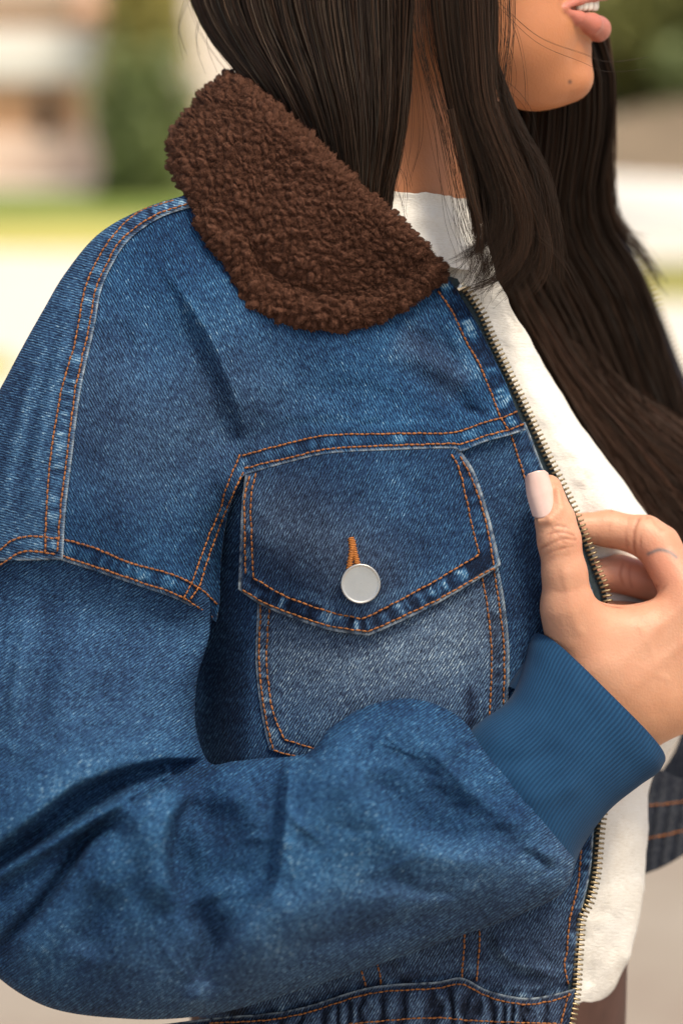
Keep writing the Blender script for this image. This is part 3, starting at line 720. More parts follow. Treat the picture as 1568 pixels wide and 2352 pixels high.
rib = 0.5 + 0.5 * np.cos(arcp / 9.0 * 2 * np.pi + 0.6 * fbm(arcp / 60, T[:, None] * 4, 171, 2))
amp = 1.8 * (1 - sstep(0.95, 1.0, T))[:, None] * (0.55 + 0.45 * sstep(0.0, 0.3, T))[:, None]
F = lambda *p, **k: fold(x, y, *p, **k)
cf = F([(1090, 1690), (1160, 1690), (1260, 1640)], 26, 26, 9, 0.3) + F([(1120, 1740), (1200, 1750), (1300, 1710)], 24, 24, -8, 0.3) + F([(1180, 1830), (1260, 1830), (1350, 1790)], 26, 26, 8, 0.3) + 6 * fbm(x / 80, y / 80, 173, 2)
z = z - rib * amp * np.clip(sa, -1, 1) - cf * np.clip(sa, 0, 1)
G = np.dstack([x, y, z])
# turned-in rim
cen = G[-1].mean(0); inner = []
for k, (q, adv) in enumerate([(0.985, 4), (0.95, 3), (0.92, -6), (0.90, -60), (0.88, -140)]):
    R_ = cen + (G[-1] - cen) * q; R_[:, :2] += np.array([0.6, -0.75]) * adv; inner.append(R_)
G = np.concatenate([G, np.array(inner)]); ribf = np.concatenate([rib, np.zeros((5, rib.shape[1]))])
uvc = np.dstack([np.concatenate([T, np.full(5, 1.02)])[:, None] * 60 * np.ones_like(ribf), np.broadcast_to(arcp * 0.18, ribf.shape)])
cuff = mesh('rib_cuff', W(G), grid_faces(len(G), G.shape[1], wrap=True), M['cuff'], jacket, uv=uvc, attrs=dict(rib=ribf))

# ------------------------------------------------------------------ stitching
def on_surface(name, P):
    S = SURF[name]; out = np.zeros(len(P))
    lo = P.min(0) - 15; hi = P.max(0) + 15
    Q = S[(S[:, 0] > lo[0]) & (S[:, 0] < hi[0]) & (S[:, 1] > lo[1]) & (S[:, 1] < hi[1])]
    # several layers of the wrap-round panel share x, y: keep the outermost
    for i, p in enumerate(P):
        d = (Q[:, 0] - p[0]) ** 2 + (Q[:, 1] - p[1]) ** 2
        k = np.argpartition(d, min(5, len(d) - 1))[:5]
        out[i] = Q[k, 2].min()
    return out

def stitch_row(bag, pts, surf, pitch=13.0, r=2.35, fill=0.86, smooth=True, r2=None):
    C = cat(pts, step=pitch) if smooth else lin(pts, max(2, int(sum(math.dist(a, b) for a, b in zip(pts[:-1], pts[1:])) / pitch) + 1))
    C = C + rng.normal(0, 0.45, C.shape)
    Z = on_surface(surf, C)
    for a, b, za, zb in zip(C[:-1], C[1:], Z[:-1], Z[1:]):
        d = b - a; L = np.hypot(*d)
        if L < 2: continue
        g = (1 - fill) / 2 + rng.uniform(-0.03, 0.03)
        t = np.array([g, g + 0.12, 0.5, 1 - g - 0.12, 1 - g])
        n = np.array([-d[1], d[0]]) / L * rng.normal(0, 0.5)
        P = np.stack([a[0] + d[0] * t + n[0] * np.sin(t * 3.1), a[1] + d[1] * t + n[1] * np.sin(t * 3.1), za + (zb - za) * t + np.array([1.4, -0.6, -1.5, -0.6, 1.4])], 1)
        V, F = tube(P, np.array([0.35, 0.85, 1.0, 0.85, 0.35]) * r * rng.uniform(0.88, 1.1), 6)
        bag.add(V, F)

def stitches(part, rows, surf, **kw):
    bag = Bag()
    for r_ in rows: stitch_row(bag, r_, surf, **kw)
    o = bag.build('stitching', M['thread'], part); o['kind'] = 'stuff'; return o

stitches(jacket_yoke, [YOKE_U, YOKE_L, PLACKET[:6] + [(1168, 988)], DROP_U[4:], DROP_L[3:] ,
                       ARMHOLE, [(559, 1083), (540, 1125), (522, 1165), (504, 1212), (480, 1278), (458, 1345), (436, 1376)]], 'yoke', pitch=12)
stitches(jacket_back, [STRIP_R, STRIP_L, DROP_U[:5], DROP_L[:4]], 'back_panel', pitch=12.5)
stitches(jacket_front, [PLACKET[6:], PLACKET2[:-2] + [(1306, 2262)], [(1066, 2060), (1066, 2160), (1060, 2248)], [(1104 - 6, 2060), (1100, 2160), (1094, 2255)],
                        [(826, 2215), (836, 2250), (840, 2266)], [(864, 2205), (872, 2240), (874, 2262)]], 'front_panel', pitch=13)
stitches(pocket, [[(598, 1340), (598, 1420), (595, 1523), (607, 1633), (627, 1722)], [(622, 1340), (617, 1425), (612, 1523), (627, 1633), (652, 1697)],
                  [(627, 1724), (680, 1738), (720, 1752)], [(652, 1699), (690, 1710), (730, 1722)],
                  [(1132, 1300), (1148, 1404), (1157, 1500), (1155, 1612), (1150, 1730)], [(1106, 1325), (1120, 1404), (1128, 1500), (1125, 1612), (1118, 1730)]], 'pocket', pitch=14)
stitches(flap, [[(574, 1092), (562, 1143), (562, 1230), (564, 1318)], [(588, 1085), (576, 1143), (578, 1240), (581, 1328)],
                [(581, 1328), (600, 1338), (660, 1372), (755, 1405), (829, 1421)], [(829, 1421), (850, 1414), (993, 1338), (1100, 1273)],
                [(556, 1355), (600, 1381), (660, 1406), (755, 1437), (843, 1451)], [(843, 1451), (876, 1438), (993, 1383), (1070, 1340), (1136, 1304)],
                [(1055, 1047), (1078, 1090), (1112, 1186), (1134, 1300)], [(1036, 1043), (1055, 1081), (1083, 1205), (1100, 1273)]], 'pocket_flap', pitch=14)
stitches(waistband, [[(480, 2350)] + [(p[0], p[1] + 14) for p in HEM[1:-1]] + [(1312, 2284)], [(800, 2352), (900, 2343), (1000, 2338), (1100, 2345), (1290, 2352)], [(1306, 2280), (1290, 2340), (1268, 2420)]], 'waistband', pitch=12)

# buttonhole: thick orange thread in an upturned V, then the button itself
bag = Bag()
for pts in ([(806, 1236), (808, 1262), (802, 1304)], [(808, 1240), (814, 1270), (823, 1304)]):
    C = cat(pts, step=4.0); Z = on_surface('pocket_flap', C)
    for i, (p, zz) in enumerate(zip(C, Z)):
        w = 5.0 + 1.2 * (i % 2)
        P = np.array([[p[0] - w - 1, p[1] + 1.5, zz + 1], [p[0] - w * 0.5, p[1] + 0.4, zz - 4.0], [p[0] + w * 0.5, p[1] - 0.6, zz - 4.2], [p[0] + w + 1, p[1] - 1.5, zz + 1]])
        V, F = tube(P, [1.3, 2.2, 2.2, 1.3], 6); bag.add(V, F)
o = bag.build('buttonhole', M['thread_thick'], flap); o['kind'] = 'stuff'
nb = 96; prof = [(0.0, -24), (20, -24.0), (38, -24.0), (40.5, -24.2), (42, -25.2), (43.6, -25.4), (45, -24.4), (45.8, -21.5), (45.6, -15), (43, -12), (20, -10), (14, -6), (14, 4)]
bz = on_surface('pocket_flap', np.array([[828.0, 1341.0]]))[0]
aa = np.linspace(0, 2 * np.pi, nb, endpoint=False); V = []
for r_, h in prof:
    r_ = max(r_, 0.4); V.append(np.stack([828 + r_ * np.cos(aa), 1341 + r_ * np.sin(aa) * 1.01, np.full(nb, bz + h + 10) + 0.10 * r_ * np.cos(aa)], 1))
mesh('button', W(np.vstack(V)), grid_faces(len(prof), nb, wrap=True), M['button'], flap)

# ------------------------------------------------------------------ zipper
ZIP = [(1064, 655), (1103, 715), (1130, 778), (1165, 853), (1196, 917), (1229, 987), (1253, 1040), (1273, 1081), (1316, 1169), (1346, 1242), (1371, 1309), (1392, 1370), (1404, 1500), (1402, 1700), (1378, 1901), (1374, 1944), (1368, 2008), (1354, 2067), (1335, 2108), (1330, 2158), (1326, 2212), (1322, 2279), (1311, 2343), (1292, 2440)]
ZI = [(1022, 640), (1060, 715), (1100, 790), (1145, 880), (1187, 985), (1228, 1073), (1266, 1166), (1300, 1250), (1328, 1320), (1348, 1380), (1360, 1500), (1362, 1700), (1346, 1904), (1338, 1998), (1317, 2100), (1308, 2185), (1304, 2263), (1298, 2330), (1276, 2440)]
n = 260; zo = cat(ZIP, n); zi = cat(ZI, n)
nT = np.gradient(zo, axis=0); nT /= np.linalg.norm(nT, axis=1)[:, None]; out_n = np.stack([nT[:, 1] * -1, nT[:, 0]], 1); out_n = np.where((out_n[:, :1] > 0), out_n, -out_n)
zz = body_depth(zo[:, 0], zo[:, 1]) + 12
zed = zo - out_n * 2.0
cols = []
for q, dz in ((0, 4), (0.35, 1), (0.7, 0), (0.93, -1), (1.0, -4)):
    P = zi * (1 - q) + zed * q; cols.append(np.column_stack([P, body_depth(P[:, 0], P[:, 1]) + 12 + dz]))
P = zed + out_n * 2; cols.append(np.column_stack([P, zz + 0])); P = zed; cols.append(np.column_stack([P, zz + 5])); cols.append(np.column_stack([zi, body_depth(zi[:, 0], zi[:, 1]) + 20]))
G = np.stack(cols, 1)
zipper = mesh('zipper', W(G), grid_faces(n, len(cols)), M['tape'], jacket)
zipper['label'] = 'dark zipper tape along the jacket edge'
# the folded tape end above the top stop
G2 = coons(lin([(1010, 628), (1050, 640)], 14), lin([(1030, 662), (1062, 664)], 14), lin([(1010, 628), (1030, 662)], 10), lin([(1050, 640), (1062, 664)], 10))
mesh('tape_end', W(np.dstack([G2, body_depth(G2[..., 0], G2[..., 1]) + 6])), grid_faces(10, 14), M['tape'], zipper)

def prism(outline, h, ch):
    """chamfered prism from an outline in the plane"""
    P = np.asarray(outline, dtype=float); c = P.mean(0); n = len(P); I = c + (P - c) * (1 - ch)
    V = np.vstack([np.column_stack([I, np.full(n, -h)]), np.column_stack([P, np.full(n, -h * 0.55)]), np.column_stack([P, np.full(n, h * 0.55)]), np.column_stack([I, np.full(n, h)])])
    F = []
    for k in range(3):
        for i in range(n): j = (i + 1) % n; F.append([k * n + i, k * n + j, (k + 1) * n + j, (k + 1) * n + i])
    F.append(list(range(n))[::-1]); F.append(list(range(3 * n, 4 * n))); return V, F
V, F = prism([(-12, -2.9), (4, -2.9), (6, -2.0), (10, -2.6), (12, -1.4), (12, 1.4), (10, 2.6), (6, 2.0), (4, 2.9), (-12, 2.9)], 5.2, 0.16)
tooth = mesh('zipper_tooth', V * K, F, M['brass'], None, smooth=False)
V, F = prism([(-16, -6), (9, -8), (11, 0), (9, 8), (-16, 6)], 7, 0.14)
stop = mesh('zipper_stop', V * K, F, M['steel'], None, smooth=False)
def set_tooth(o, i_p, i_t, i_n, dz, parent):
    p = np.array([i_p[0], i_p[1], dz]); q = W(p)
    ax = W(p + np.array([i_n[0], i_n[1], 0.10 + rng.normal(0, 0.04)])) - q; ax /= np.linalg.norm(ax)
    ay = W(p + np.array([i_t[0], i_t[1], 0])) - q; ay -= ax * (ax @ ay); ay /= np.linalg.norm(ay); az = np.cross(ax, ay)
    o.parent = parent
    b = BASE[parent.name]
    o.matrix_local = Matrix([[ax[0], ay[0], az[0], q[0] - b[0]], [ax[1], ay[1], az[1], q[1] - b[1]], [ax[2], ay[2], az[2], q[2] - b[2]], [0, 0, 0, 1]])
zt = cat(ZIP, step=11.4); tt = np.gradient(zt, axis=0); tt /= np.linalg.norm(tt, axis=1)[:, None]
first = True
for i in range(1, len(zt)):
    p = zt[i]
    if 1420 < p[1] < 1840: continue
    nrm = np.array([-tt[i, 1], tt[i, 0]]); nrm = nrm if nrm[0] > 0 else -nrm
    o = tooth if first else tooth.copy()
    if not first: COL.objects.link(o)
    first = False
    set_tooth(o, p + nrm * 0.5, tt[i] + rng.normal(0, 0.05, 2), nrm, body_depth(p[0], p[1]) + 7, zipper)
nrm = np.array([-tt[0, 1], tt[0, 0]]); nrm = nrm if nrm[0] > 0 else -nrm
set_tooth(stop, zt[0] - nrm * 4, tt[0], nrm, body_depth(zt[0, 0], zt[0, 1]) + 4, zipper)

# ------------------------------------------------------------------ fleece collar
NU, NV = 430, 270
C_in = [(526, 168), (570, 188), (660, 262), (752, 345), (850, 440), (930, 520), (985, 580), (1012, 612)]
C_out = [(392, 338), (402, 400), (440, 462), (468, 545), (520, 612), (552, 682), (596, 722), (660, 748), (745, 762), (830, 752), (900, 722), (960, 682), (1014, 640)]
G2 = coons(cat(C_in, NU), cat(C_out, NU), cat([(526, 168), (470, 212), (430, 262), (404, 300), (392, 338)], NV), cat([(1012, 612), (1020, 626), (1014, 640)], NV))
x, y = G2[..., 0], G2[..., 1]; u = np.linspace(0, 1, NU)[None, :]; v = np.linspace(0, 1, NV)[:, None]
coll = rbf([(526, 168, 205), (440, 250, 205), (392, 338, 200), (600, 300, 75), (500, 350, 90), (430, 450, 110), (500, 560, 40), (560, 680, 22), (660, 748, 18), (745, 762, 20), (860, 740, 28), (960, 682, 45), (1014, 630, 62),
            (752, 345, 20), (850, 440, 8), (930, 520, 14), (660, 500, 4), (760, 600, 0), (860, 600, 20), (600, 620, 20), (700, 700, 8), (650, 400, 40)], 1e-4)
z = coll(x, y)
d_in = np.linalg.norm(G2 - G2[:1], axis=2); d_out = np.linalg.norm(G2 - G2[-1:], axis=2); d_l = np.linalg.norm(G2 - G2[:, :1], axis=2); d_r = np.linalg.norm(G2 - G2[:, -1:], axis=2)
for d, R_ in ((d_in, 46), (d_out, 30), (d_l, 60), (d_r, 22)):
    q = np.clip(1 - d / R_, 0, 1); z = z + R_ * (1 - np.sqrt(np.clip(1 - q * q, 0, 1)))
z -= 10 * np.exp(-((d_out - 45) / 36) ** 2)          # padded outer border
z += 8 * np.exp(-((d_out - 95) / 26) ** 2) * sstep(0.25, 0.5, u)
# tufts: one dome per jittered cell, two sizes
def tufts(x, y, cell, seed):
    wx = x + 16 * fbm(x / 24, y / 24, seed + 1, 2); wy = y + 16 * fbm(x / 24, y / 24, seed + 2, 2)
    ci, cj = np.floor(wx / cell), np.floor(wy / cell); f1 = np.full(x.shape, 1e9); f2 = f1.copy(); cid = np.zeros(x.shape)
    for di in (-1, 0, 1):
        for dj in (-1, 0, 1):
            i_, j_ = ci + di, cj + dj
            qx = (i_ + 0.1 + 0.8 * hash2(i_, j_, seed)) * cell; qy = (j_ + 0.1 + 0.8 * hash2(i_, j_, seed + 9)) * cell
            an = hash2(i_, j_, seed + 5) * np.pi; st = 0.62 + 0.55 * hash2(i_, j_, seed + 6)
            dx, dy = wx - qx, wy - qy; ex = dx * np.cos(an) + dy * np.sin(an); ey = -dx * np.sin(an) + dy * np.cos(an)
            d = np.hypot(ex * st, ey / st) / cell; idn = hash2(i_, j_, seed + 31)
            m = d < f1; f2 = np.where(m, f1, np.minimum(f2, d)); cid = np.where(m, idn, cid); f1 = np.where(m, d, f1)
    return f1, f2, cid
f1, f2, cid = tufts(x, y, 18.5, 211)
g1, g2, cid2 = tufts(x + 500, y, 9.5, 223)
ed = np.clip((f2 - f1) / 0.42, 0, 1); dome = np.sqrt(ed) * (0.65 + 0.6 * cid)
ed2 = np.clip((g2 - g1) / 0.5, 0, 1)
relief = 11.0 * dome
for _ in range(5):
    relief[1:-1, 1:-1] = 0.2 * (relief[1:-1, 1:-1] + relief[:-2, 1:-1] + relief[2:, 1:-1] + relief[1:-1, :-2] + relief[1:-1, 2:])
relief = relief * 1.30 + 2.6 * np.sqrt(ed2) * (0.4 + 0.9 * cid2) + 4.0 * fbm(x / 9, y / 9, 229, 3)
Gc = np.dstack([x, y, z]); W0 = W(Gc)
du = np.gradient(Gc, axis=1); dv = np.gradient(Gc, axis=0); nn = np.cross(dv, du); nn /= np.linalg.norm(nn, axis=2)[..., None] + 1e-9
nn = np.where(nn[..., 2:] > 0, -nn, nn)
rim = np.minimum(np.minimum(d_in, d_out), np.minimum(d_l, d_r + 8))
relief = relief * (0.55 + 0.45 * sstep(0, 20, rim))
Gc = Gc + nn * relief[..., None]
outw = G2 - np.array([720.0, 480.0]); outw /= np.linalg.norm(outw, axis=2)[..., None]
Gc[..., :2] += outw * ((relief - 5) * np.exp(-(rim / 14) ** 2))[..., None] * 0.9
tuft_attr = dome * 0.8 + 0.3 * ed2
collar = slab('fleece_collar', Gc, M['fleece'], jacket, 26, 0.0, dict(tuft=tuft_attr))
# loose fibres standing off the pile
nf = 34000
pick_u = rng.integers(2, NU - 2, nf); pick_v = rng.integers(2, NV - 2, nf)
B0 = Gc[pick_v, pick_u]; Nn = nn[pick_v, pick_u] + rng.normal(0, 0.55, (nf, 3))
edge = np.exp(-(rim[pick_v, pick_u] / 26) ** 2)[:, None]
Nn[:, :2] += outw[pick_v, pick_u] * edge * 1.6
Nn /= np.linalg.norm(Nn, axis=1)[:, None]; Tn = np.cross(Nn, rng.normal(size=(nf, 3))); Tn /= np.linalg.norm(Tn, axis=1)[:, None]
L_ = rng.uniform(3, 11, (nf, 1)); bend = rng.uniform(2, 6, (nf, 1))
rings = [B0 - Nn * 1.0, B0 + Nn * L_ * 0.45 + Tn * bend * 0.4, B0 + Nn * L_ * 0.75 + Tn * bend * 1.2]
side = np.cross(Nn, Tn)
V = np.stack([rings[0] - side * 0.55, rings[0] + side * 0.55, rings[1] - side * 0.45, rings[1] + side * 0.45, rings[2]], 1)
idx = (np.arange(nf) * 5)[:, None]
F3 = np.concatenate([idx + np.array([[0, 1, 3]]), idx + np.array([[0, 3, 2]]), idx + np.array([[2, 3, 4]])])
mesh('fleece_fibres', W(V.reshape(-1, 3)), F3, M['fleece'], collar, attrs=dict(tuft=np.full(nf * 5, 0.9)), kind='stuff')

# ------------------------------------------------------------------ the person: one body mesh grown from blended tapered shapes
def sd_cone(p, a, b, r1, r2):
    a = np.asarray(a, dtype=np.float32); b = np.asarray(b, dtype=np.float32); ba = b - a
    h = np.clip(((p - a) @ ba) / float(ba @ ba), 0, 1)
    d = p - a - h[..., None] * ba
    return np.sqrt((d * d).sum(-1)) - (r1 + (r2 - r1) * h)
def sd_ell(p, c, r):
    q = p - np.asarray(c, dtype=np.float32); r = np.asarray(r, dtype=np.float32)
    k0 = np.sqrt(((q / r) ** 2).sum(-1)); k1 = np.sqrt(((q / (r * r)) ** 2).sum(-1)) + 1e-6
    return k0 * (k0 - 1) / k1
def smin(a, b, k):
    h = np.clip(0.5 + 0.5 * (b - a) / k, 0, 1); return b + (a - b) * h - k * h * (1 - h)
def smax(a, b, k): return -smin(-a, -b, k)

def surface_nets(f, xs, ys, zs):
    X = np.stack(np.meshgrid(xs, ys, zs, indexing='ij'), -1).astype(np.float32)
    D = np.empty(X.shape[:3], dtype=np.float32)
    for i in range(0, len(xs), 16): D[i:i + 16] = f(X[i:i + 16])
    S = D < 0
    nx, ny, nz = S.shape
    cnt = np.zeros((nx - 1, ny - 1, nz - 1), dtype=np.float32); acc = np.zeros((nx - 1, ny - 1, nz - 1, 3), dtype=np.float32)
    corners = [(i, j, k) for i in (0, 1) for j in (0, 1) for k in (0, 1)]
    sl_ = lambda c: tuple(slice(o, o + n - 1) for o, n in zip(c, (nx, ny, nz)))
    for a in corners:
        for ax in range(3):
            if a[ax]: continue
            b = list(a); b[ax] = 1; b = tuple(b)
            da, db = D[sl_(a)], D[sl_(b)]; m = (da < 0) != (db < 0)
            t = np.where(m, da / np.where(m, da - db, 1), 0)[..., None]
            acc += np.where(m[..., None], X[sl_(a)] * (1 - t) + X[sl_(b)] * t, 0); cnt += m
    act = cnt > 0; idx = np.full(act.shape, -1, dtype=np.int64); idx[act] = np.arange(act.sum())
    V = acc[act] / cnt[act][:, None]; F = []
    for ax in range(3):
        o1, o2 = [(1, 2), (2, 0), (0, 1)][ax]
        lo = [slice(1, n - 1) for n in (nx, ny, nz)]; lo[ax] = slice(0, (nx, ny, nz)[ax] - 1)
        hi = list(lo); hi[ax] = slice(1, (nx, ny, nz)[ax])
        ma, mb = S[tuple(lo)], S[tuple(hi)]
        for m, flip in ((ma & ~mb, False), (~ma & mb, True)):
            c = np.argwhere(m) + np.array([s_.start for s_ in lo])
            if not len(c): continue
            def at(d1, d2):
                q = c.copy(); q[:, o1] += d1; q[:, o2] += d2; return idx[q[:, 0], q[:, 1], q[:, 2]]
            quad = np.stack([at(-1, -1), at(0, -1), at(0, 0), at(-1, 0)], 1)
            F.append(quad[:, ::-1] if flip else quad)
    F = np.vstack(F); F = F[(F >= 0).all(1)]
    # smooth a touch and snap back to the surface
    return V, F

def crease(p, pts, w, depth):
    """a thin groove following points on the skin; positive where it cuts in"""
    C = cat(pts, 10); d = np.full(p.shape[:-1], 1e9, dtype=np.float32)
    for a, b in zip(C[:-1], C[1:]): d = np.minimum(d, sd_cone(p, a, b, 0, 0))
    return depth * np.exp(-(d / w) ** 2)

def hand_sdf(p):
    d = sd_cone(p, (1345, 1510, 110), (1303, 1395, 62), 78, 58)                 # ball of the thumb
    d = smin(d, sd_cone(p, (1303, 1395, 62), (1296, 1320, 48), 58, 50), 26)
    d = smin(d, sd_cone(p, (1296, 1320, 48), (1283, 1240, 42), 49, 49), 18)     # thumb, first joint
    d = smin(d, sd_cone(p, (1283, 1240, 42), (1274, 1195, 46), 48, 45), 14)
    d = smin(d, sd_cone(p, (1274, 1195, 48), (1258, 1122, 62), 45, 32), 12)     # thumb tip
    f = sd_cone(p, (1240, 1196, 12), (1262, 1194, 5), 7, 9)   # skin folded round the nail
    f = smin(f, sd_cone(p, (1262, 1194, 4), (1286, 1172, 16), 9, 9), 6); f = smin(f, sd_cone(p, (1286, 1172, 16), (1280, 1128, 30), 9, 7), 6)
    d = smin(d, f, 9)
    w = sd_cone(p, (1345, 1640, 150), (1400, 1545, 150), 112, 100)              # wrist and heel of the hand
    w = smin(w, sd_cone(p, (1420, 1660, 170), (1490, 1600, 170), 96, 88), 50)
    w = smin(w, sd_cone(p, (1400, 1540, 140), (1588, 1392, 150), 92, 60), 50)   # back of the hand, one ray per finger
    w = smin(w, sd_cone(p, (1440, 1570, 150), (1660, 1455, 175), 88, 60), 40)
    w = smin(w, sd_cone(p, (1470, 1610, 165), (1690, 1530, 205), 78, 56), 40)
    w = smin(w, sd_cone(p, (1480, 1640, 180), (1690, 1600, 245), 66, 48), 40)
    d = smin(d, w, 46)
    d = smin(d, sd_cone(p, (1320, 1440, 95), (1450, 1460, 135), 60, 66), 40)    # web of the thumb
    i = sd_cone(p, (1592, 1392, 150), (1512, 1258, 205), 58, 49)                # index finger
    i = smin(i, sd_cone(p, (1512, 1252, 205), (1482, 1232, 214), 48, 46), 14)
    i = smin(i, sd_cone(p, (1478, 1232, 214), (1395, 1214, 225), 45, 41), 18)
    i = smin(i, sd_cone(p, (1395, 1214, 225), (1316, 1212, 205), 41, 33), 12)
    m = sd_cone(p, (1665, 1460, 185), (1530, 1345, 290), 58, 48)                # middle finger, behind
    m = smin(m, sd_cone(p, (1530, 1345, 290), (1420, 1318, 285), 47, 43), 14)
    m = smin(m, sd_cone(p, (1420, 1318, 285), (1340, 1322, 250), 42, 34), 12)
    r = sd_cone(p, (1690, 1530, 215), (1550, 1440, 320), 54, 45)
    r = smin(r, sd_cone(p, (1550, 1440, 320), (1400, 1410, 300), 45, 34), 14)
    l = sd_cone(p, (1690, 1600, 250), (1570, 1520, 330), 46, 40); l = smin(l, sd_cone(p, (1570, 1520, 330), (1440, 1490, 310), 40, 30), 14)
    d = smin(d, i, 24); d = smin(d, m, 12); d = smin(d, r, 12); d = smin(d, l, 12)
    # creases over the thumb joint, inside the index finger, at the web
    m = np.abs(d) < 16
    if m.any(): d[m] += hand_creases(p[m])
    return d

HAND_CREASES = [([(1238, 1262, 20), (1262, 1250, -6), (1290, 1238, -9), (1318, 1240, 8)], 3.6, 4.4), ([(1240, 1244, 20), (1268, 1224, -4), (1300, 1224, -5), (1316, 1230, 6)], 3.2, 3.2), ([(1246, 1224, 20), (1275, 1208, -1), (1305, 1212, 2)], 3.0, 2.4),
    ([(1242, 1278, 14), (1275, 1264, -9), (1312, 1254, 4)], 3.4, 3.4), ([(1262, 1210, 5), (1280, 1228, -8), (1292, 1246, -9)], 2.8, 1.8), ([(1270, 1206, 2), (1262, 1230, -5), (1258, 1254, -4)], 2.6, 1.5), ([(1296, 1210, 0), (1288, 1232, -9), (1300, 1250, -6)], 2.6, 1.6),
    ([(1246, 1296, 12), (1280, 1280, -9), (1306, 1276, -4)], 3.6, 1.8), ([(1468, 1184, 190), (1454, 1230, 170), (1458, 1280, 192)], 3.8, 4.2), ([(1486, 1190, 190), (1470, 1240, 168), (1478, 1288, 190)], 3.4, 3.0), ([(1444, 1184, 196), (1436, 1228, 176), (1440, 1272, 196)], 3.0, 1.6), ([(1404, 1174, 212), (1398, 1214, 184), (1404, 1258, 212)], 3.4, 2.8),
    ([(1392, 1176, 214), (1386, 1214, 186)], 2.8, 1.4), ([(1360, 1345, 60), (1385, 1388, 86), (1424, 1396, 98)], 5, 3.4), ([(1340, 1350, 50), (1366, 1404, 70), (1405, 1424, 82)], 4, 2.2), ([(1376, 1372, 78), (1392, 1404, 84), (1412, 1430, 84)], 4, 1.8),
    ([(1512, 1345, 158), (1470, 1354, 176), (1440, 1378, 150)], 4.4, 3.6), ([(1540, 1338, 130), (1500, 1372, 132), (1460, 1390, 118)], 5, 1.8), ([(1500, 1182, 196), (1520, 1200, 180), (1540, 1214, 186)], 3.2, 1.8), ([(1490, 1186, 196), (1512, 1212, 172), (1534, 1232, 178)], 3.0, 1.5),
    ([(1300, 1376, 8), (1326, 1398, 16), (1342, 1428, 30)], 5, 1.6), ([(1262, 1350, 22), (1290, 1360, 0), (1320, 1352, 10)], 6, 1.2), ([(1285, 1310, -2), (1292, 1345, 2), (1310, 1380, 10)], 6, 1.2), ([(1430, 1290, 246), (1424, 1320, 240), (1432, 1350, 246)], 3.2, 2.8), ([(1448, 1292, 248), (1444, 1320, 242), (1450, 1352, 248)], 3.2, 2.2)]
def hand_creases(p):
    c = 0.0
    for pts, w_, a_ in HAND_CREASES: c = c + crease(p, pts, w_, a_ * 0.62)
    # tendons and veins over the back of the hand
    for pts, w_, a_ in [([(1420, 1530, 50), (1500, 1450, 70), (1575, 1380, 90)], 13, -3.0), ([(1460, 1570, 62), (1550, 1490, 84), (1640, 1440, 110)], 13, -3.0), ([(1395, 1460, 60), (1450, 1520, 56), (1530, 1560, 78)], 7, -1.6), ([(1470, 1440, 66), (1500, 1510, 68), (1520, 1600, 84)], 7, -1.6), ([(1330, 1450, 14), (1310, 1390, 4), (1300, 1320, -2)], 12, -2.4)]:
        c = c + crease(p, pts, w_, a_)
    return c

HG = (1205, 1076), 4
Vh, Fh = surface_nets(hand_sdf, np.concatenate([np.arange(1196, 1560, 2.8), np.arange(1560, 1720, 6)]), np.concatenate([np.arange(1070, 1440, 2.8), np.arange(1440, 1760, 4)]), np.concatenate([np.arange(-36, 120, 3.4), np.arange(120, 390, 4.6)]))

def mirror_z(p):
    q = p.copy(); q[..., 2] = 330 + -np.abs(q[..., 2] - 330); return q
def lower_lip(q):
    d = smin(sd_cone(q, (1294, 22, 180), (1325, 40, 214), 7, 17), sd_cone(q, (1325, 40, 214), (1356, 54, 258), 17, 24), 8)
    return smin(d, sd_cone(q, (1356, 54, 258), (1372, 66, 330), 24, 31), 10)
def upper_lip(q):
    d = smin(sd_cone(q, (1294, 16, 178), (1330, 0, 216), 7, 13), sd_cone(q, (1330, 0, 216), (1362, -14, 264), 13, 17), 8)
    return smin(d, sd_cone(q, (1362, -14, 264), (1382, -18, 330), 17, 22), 10)
def head_sdf(p):
    q = mirror_z(p)
    d = sd_ell(q, (985, -330, 330), (410, 440, 345))                            # skull
    d = smin(d, sd_ell(q, (1120, -70, 330), (210, 270, 245)), 60)               # face
    d = smin(d, sd_cone(q, (1275, 172, 318), (1215, 168, 275), 70, 72), 46)     # chin
    d = smin(d, sd_cone(q, (1225, 165, 280), (960, 70, 115), 76, 62), 60)       # jaw
    d = smin(d, sd_ell(q, (1190, 70, 240), (125, 130, 125)), 50)
    d = smin(d, sd_ell(q, (1262, 40, 330), (92, 95, 130)), 40)                  # muzzle
    d = smin(d, sd_ell(q, (1322, 176, 330), (38, 46, 62)), 34)                  # chin point
    d = smin(d, sd_ell(q, (1306, 112, 330), (50, 52, 84)), 26)
    d = smin(d, sd_cone(q, (1340, -120, 330), (1428, -92, 330), 26, 30), 22)    # nose
    low = lower_lip(q); up = upper_lip(q)
    d = smin(d, low, 8); d = smin(d, up, 8)
    gap = sd_cone(q, (1302, 20, 186), (1336, 18, 228), 2.5, 11); gap = smin(gap, sd_cone(q, (1336, 18, 228), (1376, 15, 330), 11, 18), 8)
    d = smax(d, -gap, 4)
    m = np.abs(d) < 20
    if m.any(): d[m] += crease(q[m], [(1294, 6, 172), (1286, 20, 166), (1292, 36, 172)], 8, 2.2)
    nk = sd_cone(p, (900, 30, 330), (812, 470, 330), 240, 250); nk = smin(nk, sd_cone(p, (812, 470, 330), (800, 700, 360), 250, 262), 60)
    d = smin(d, nk, 70)
    return d
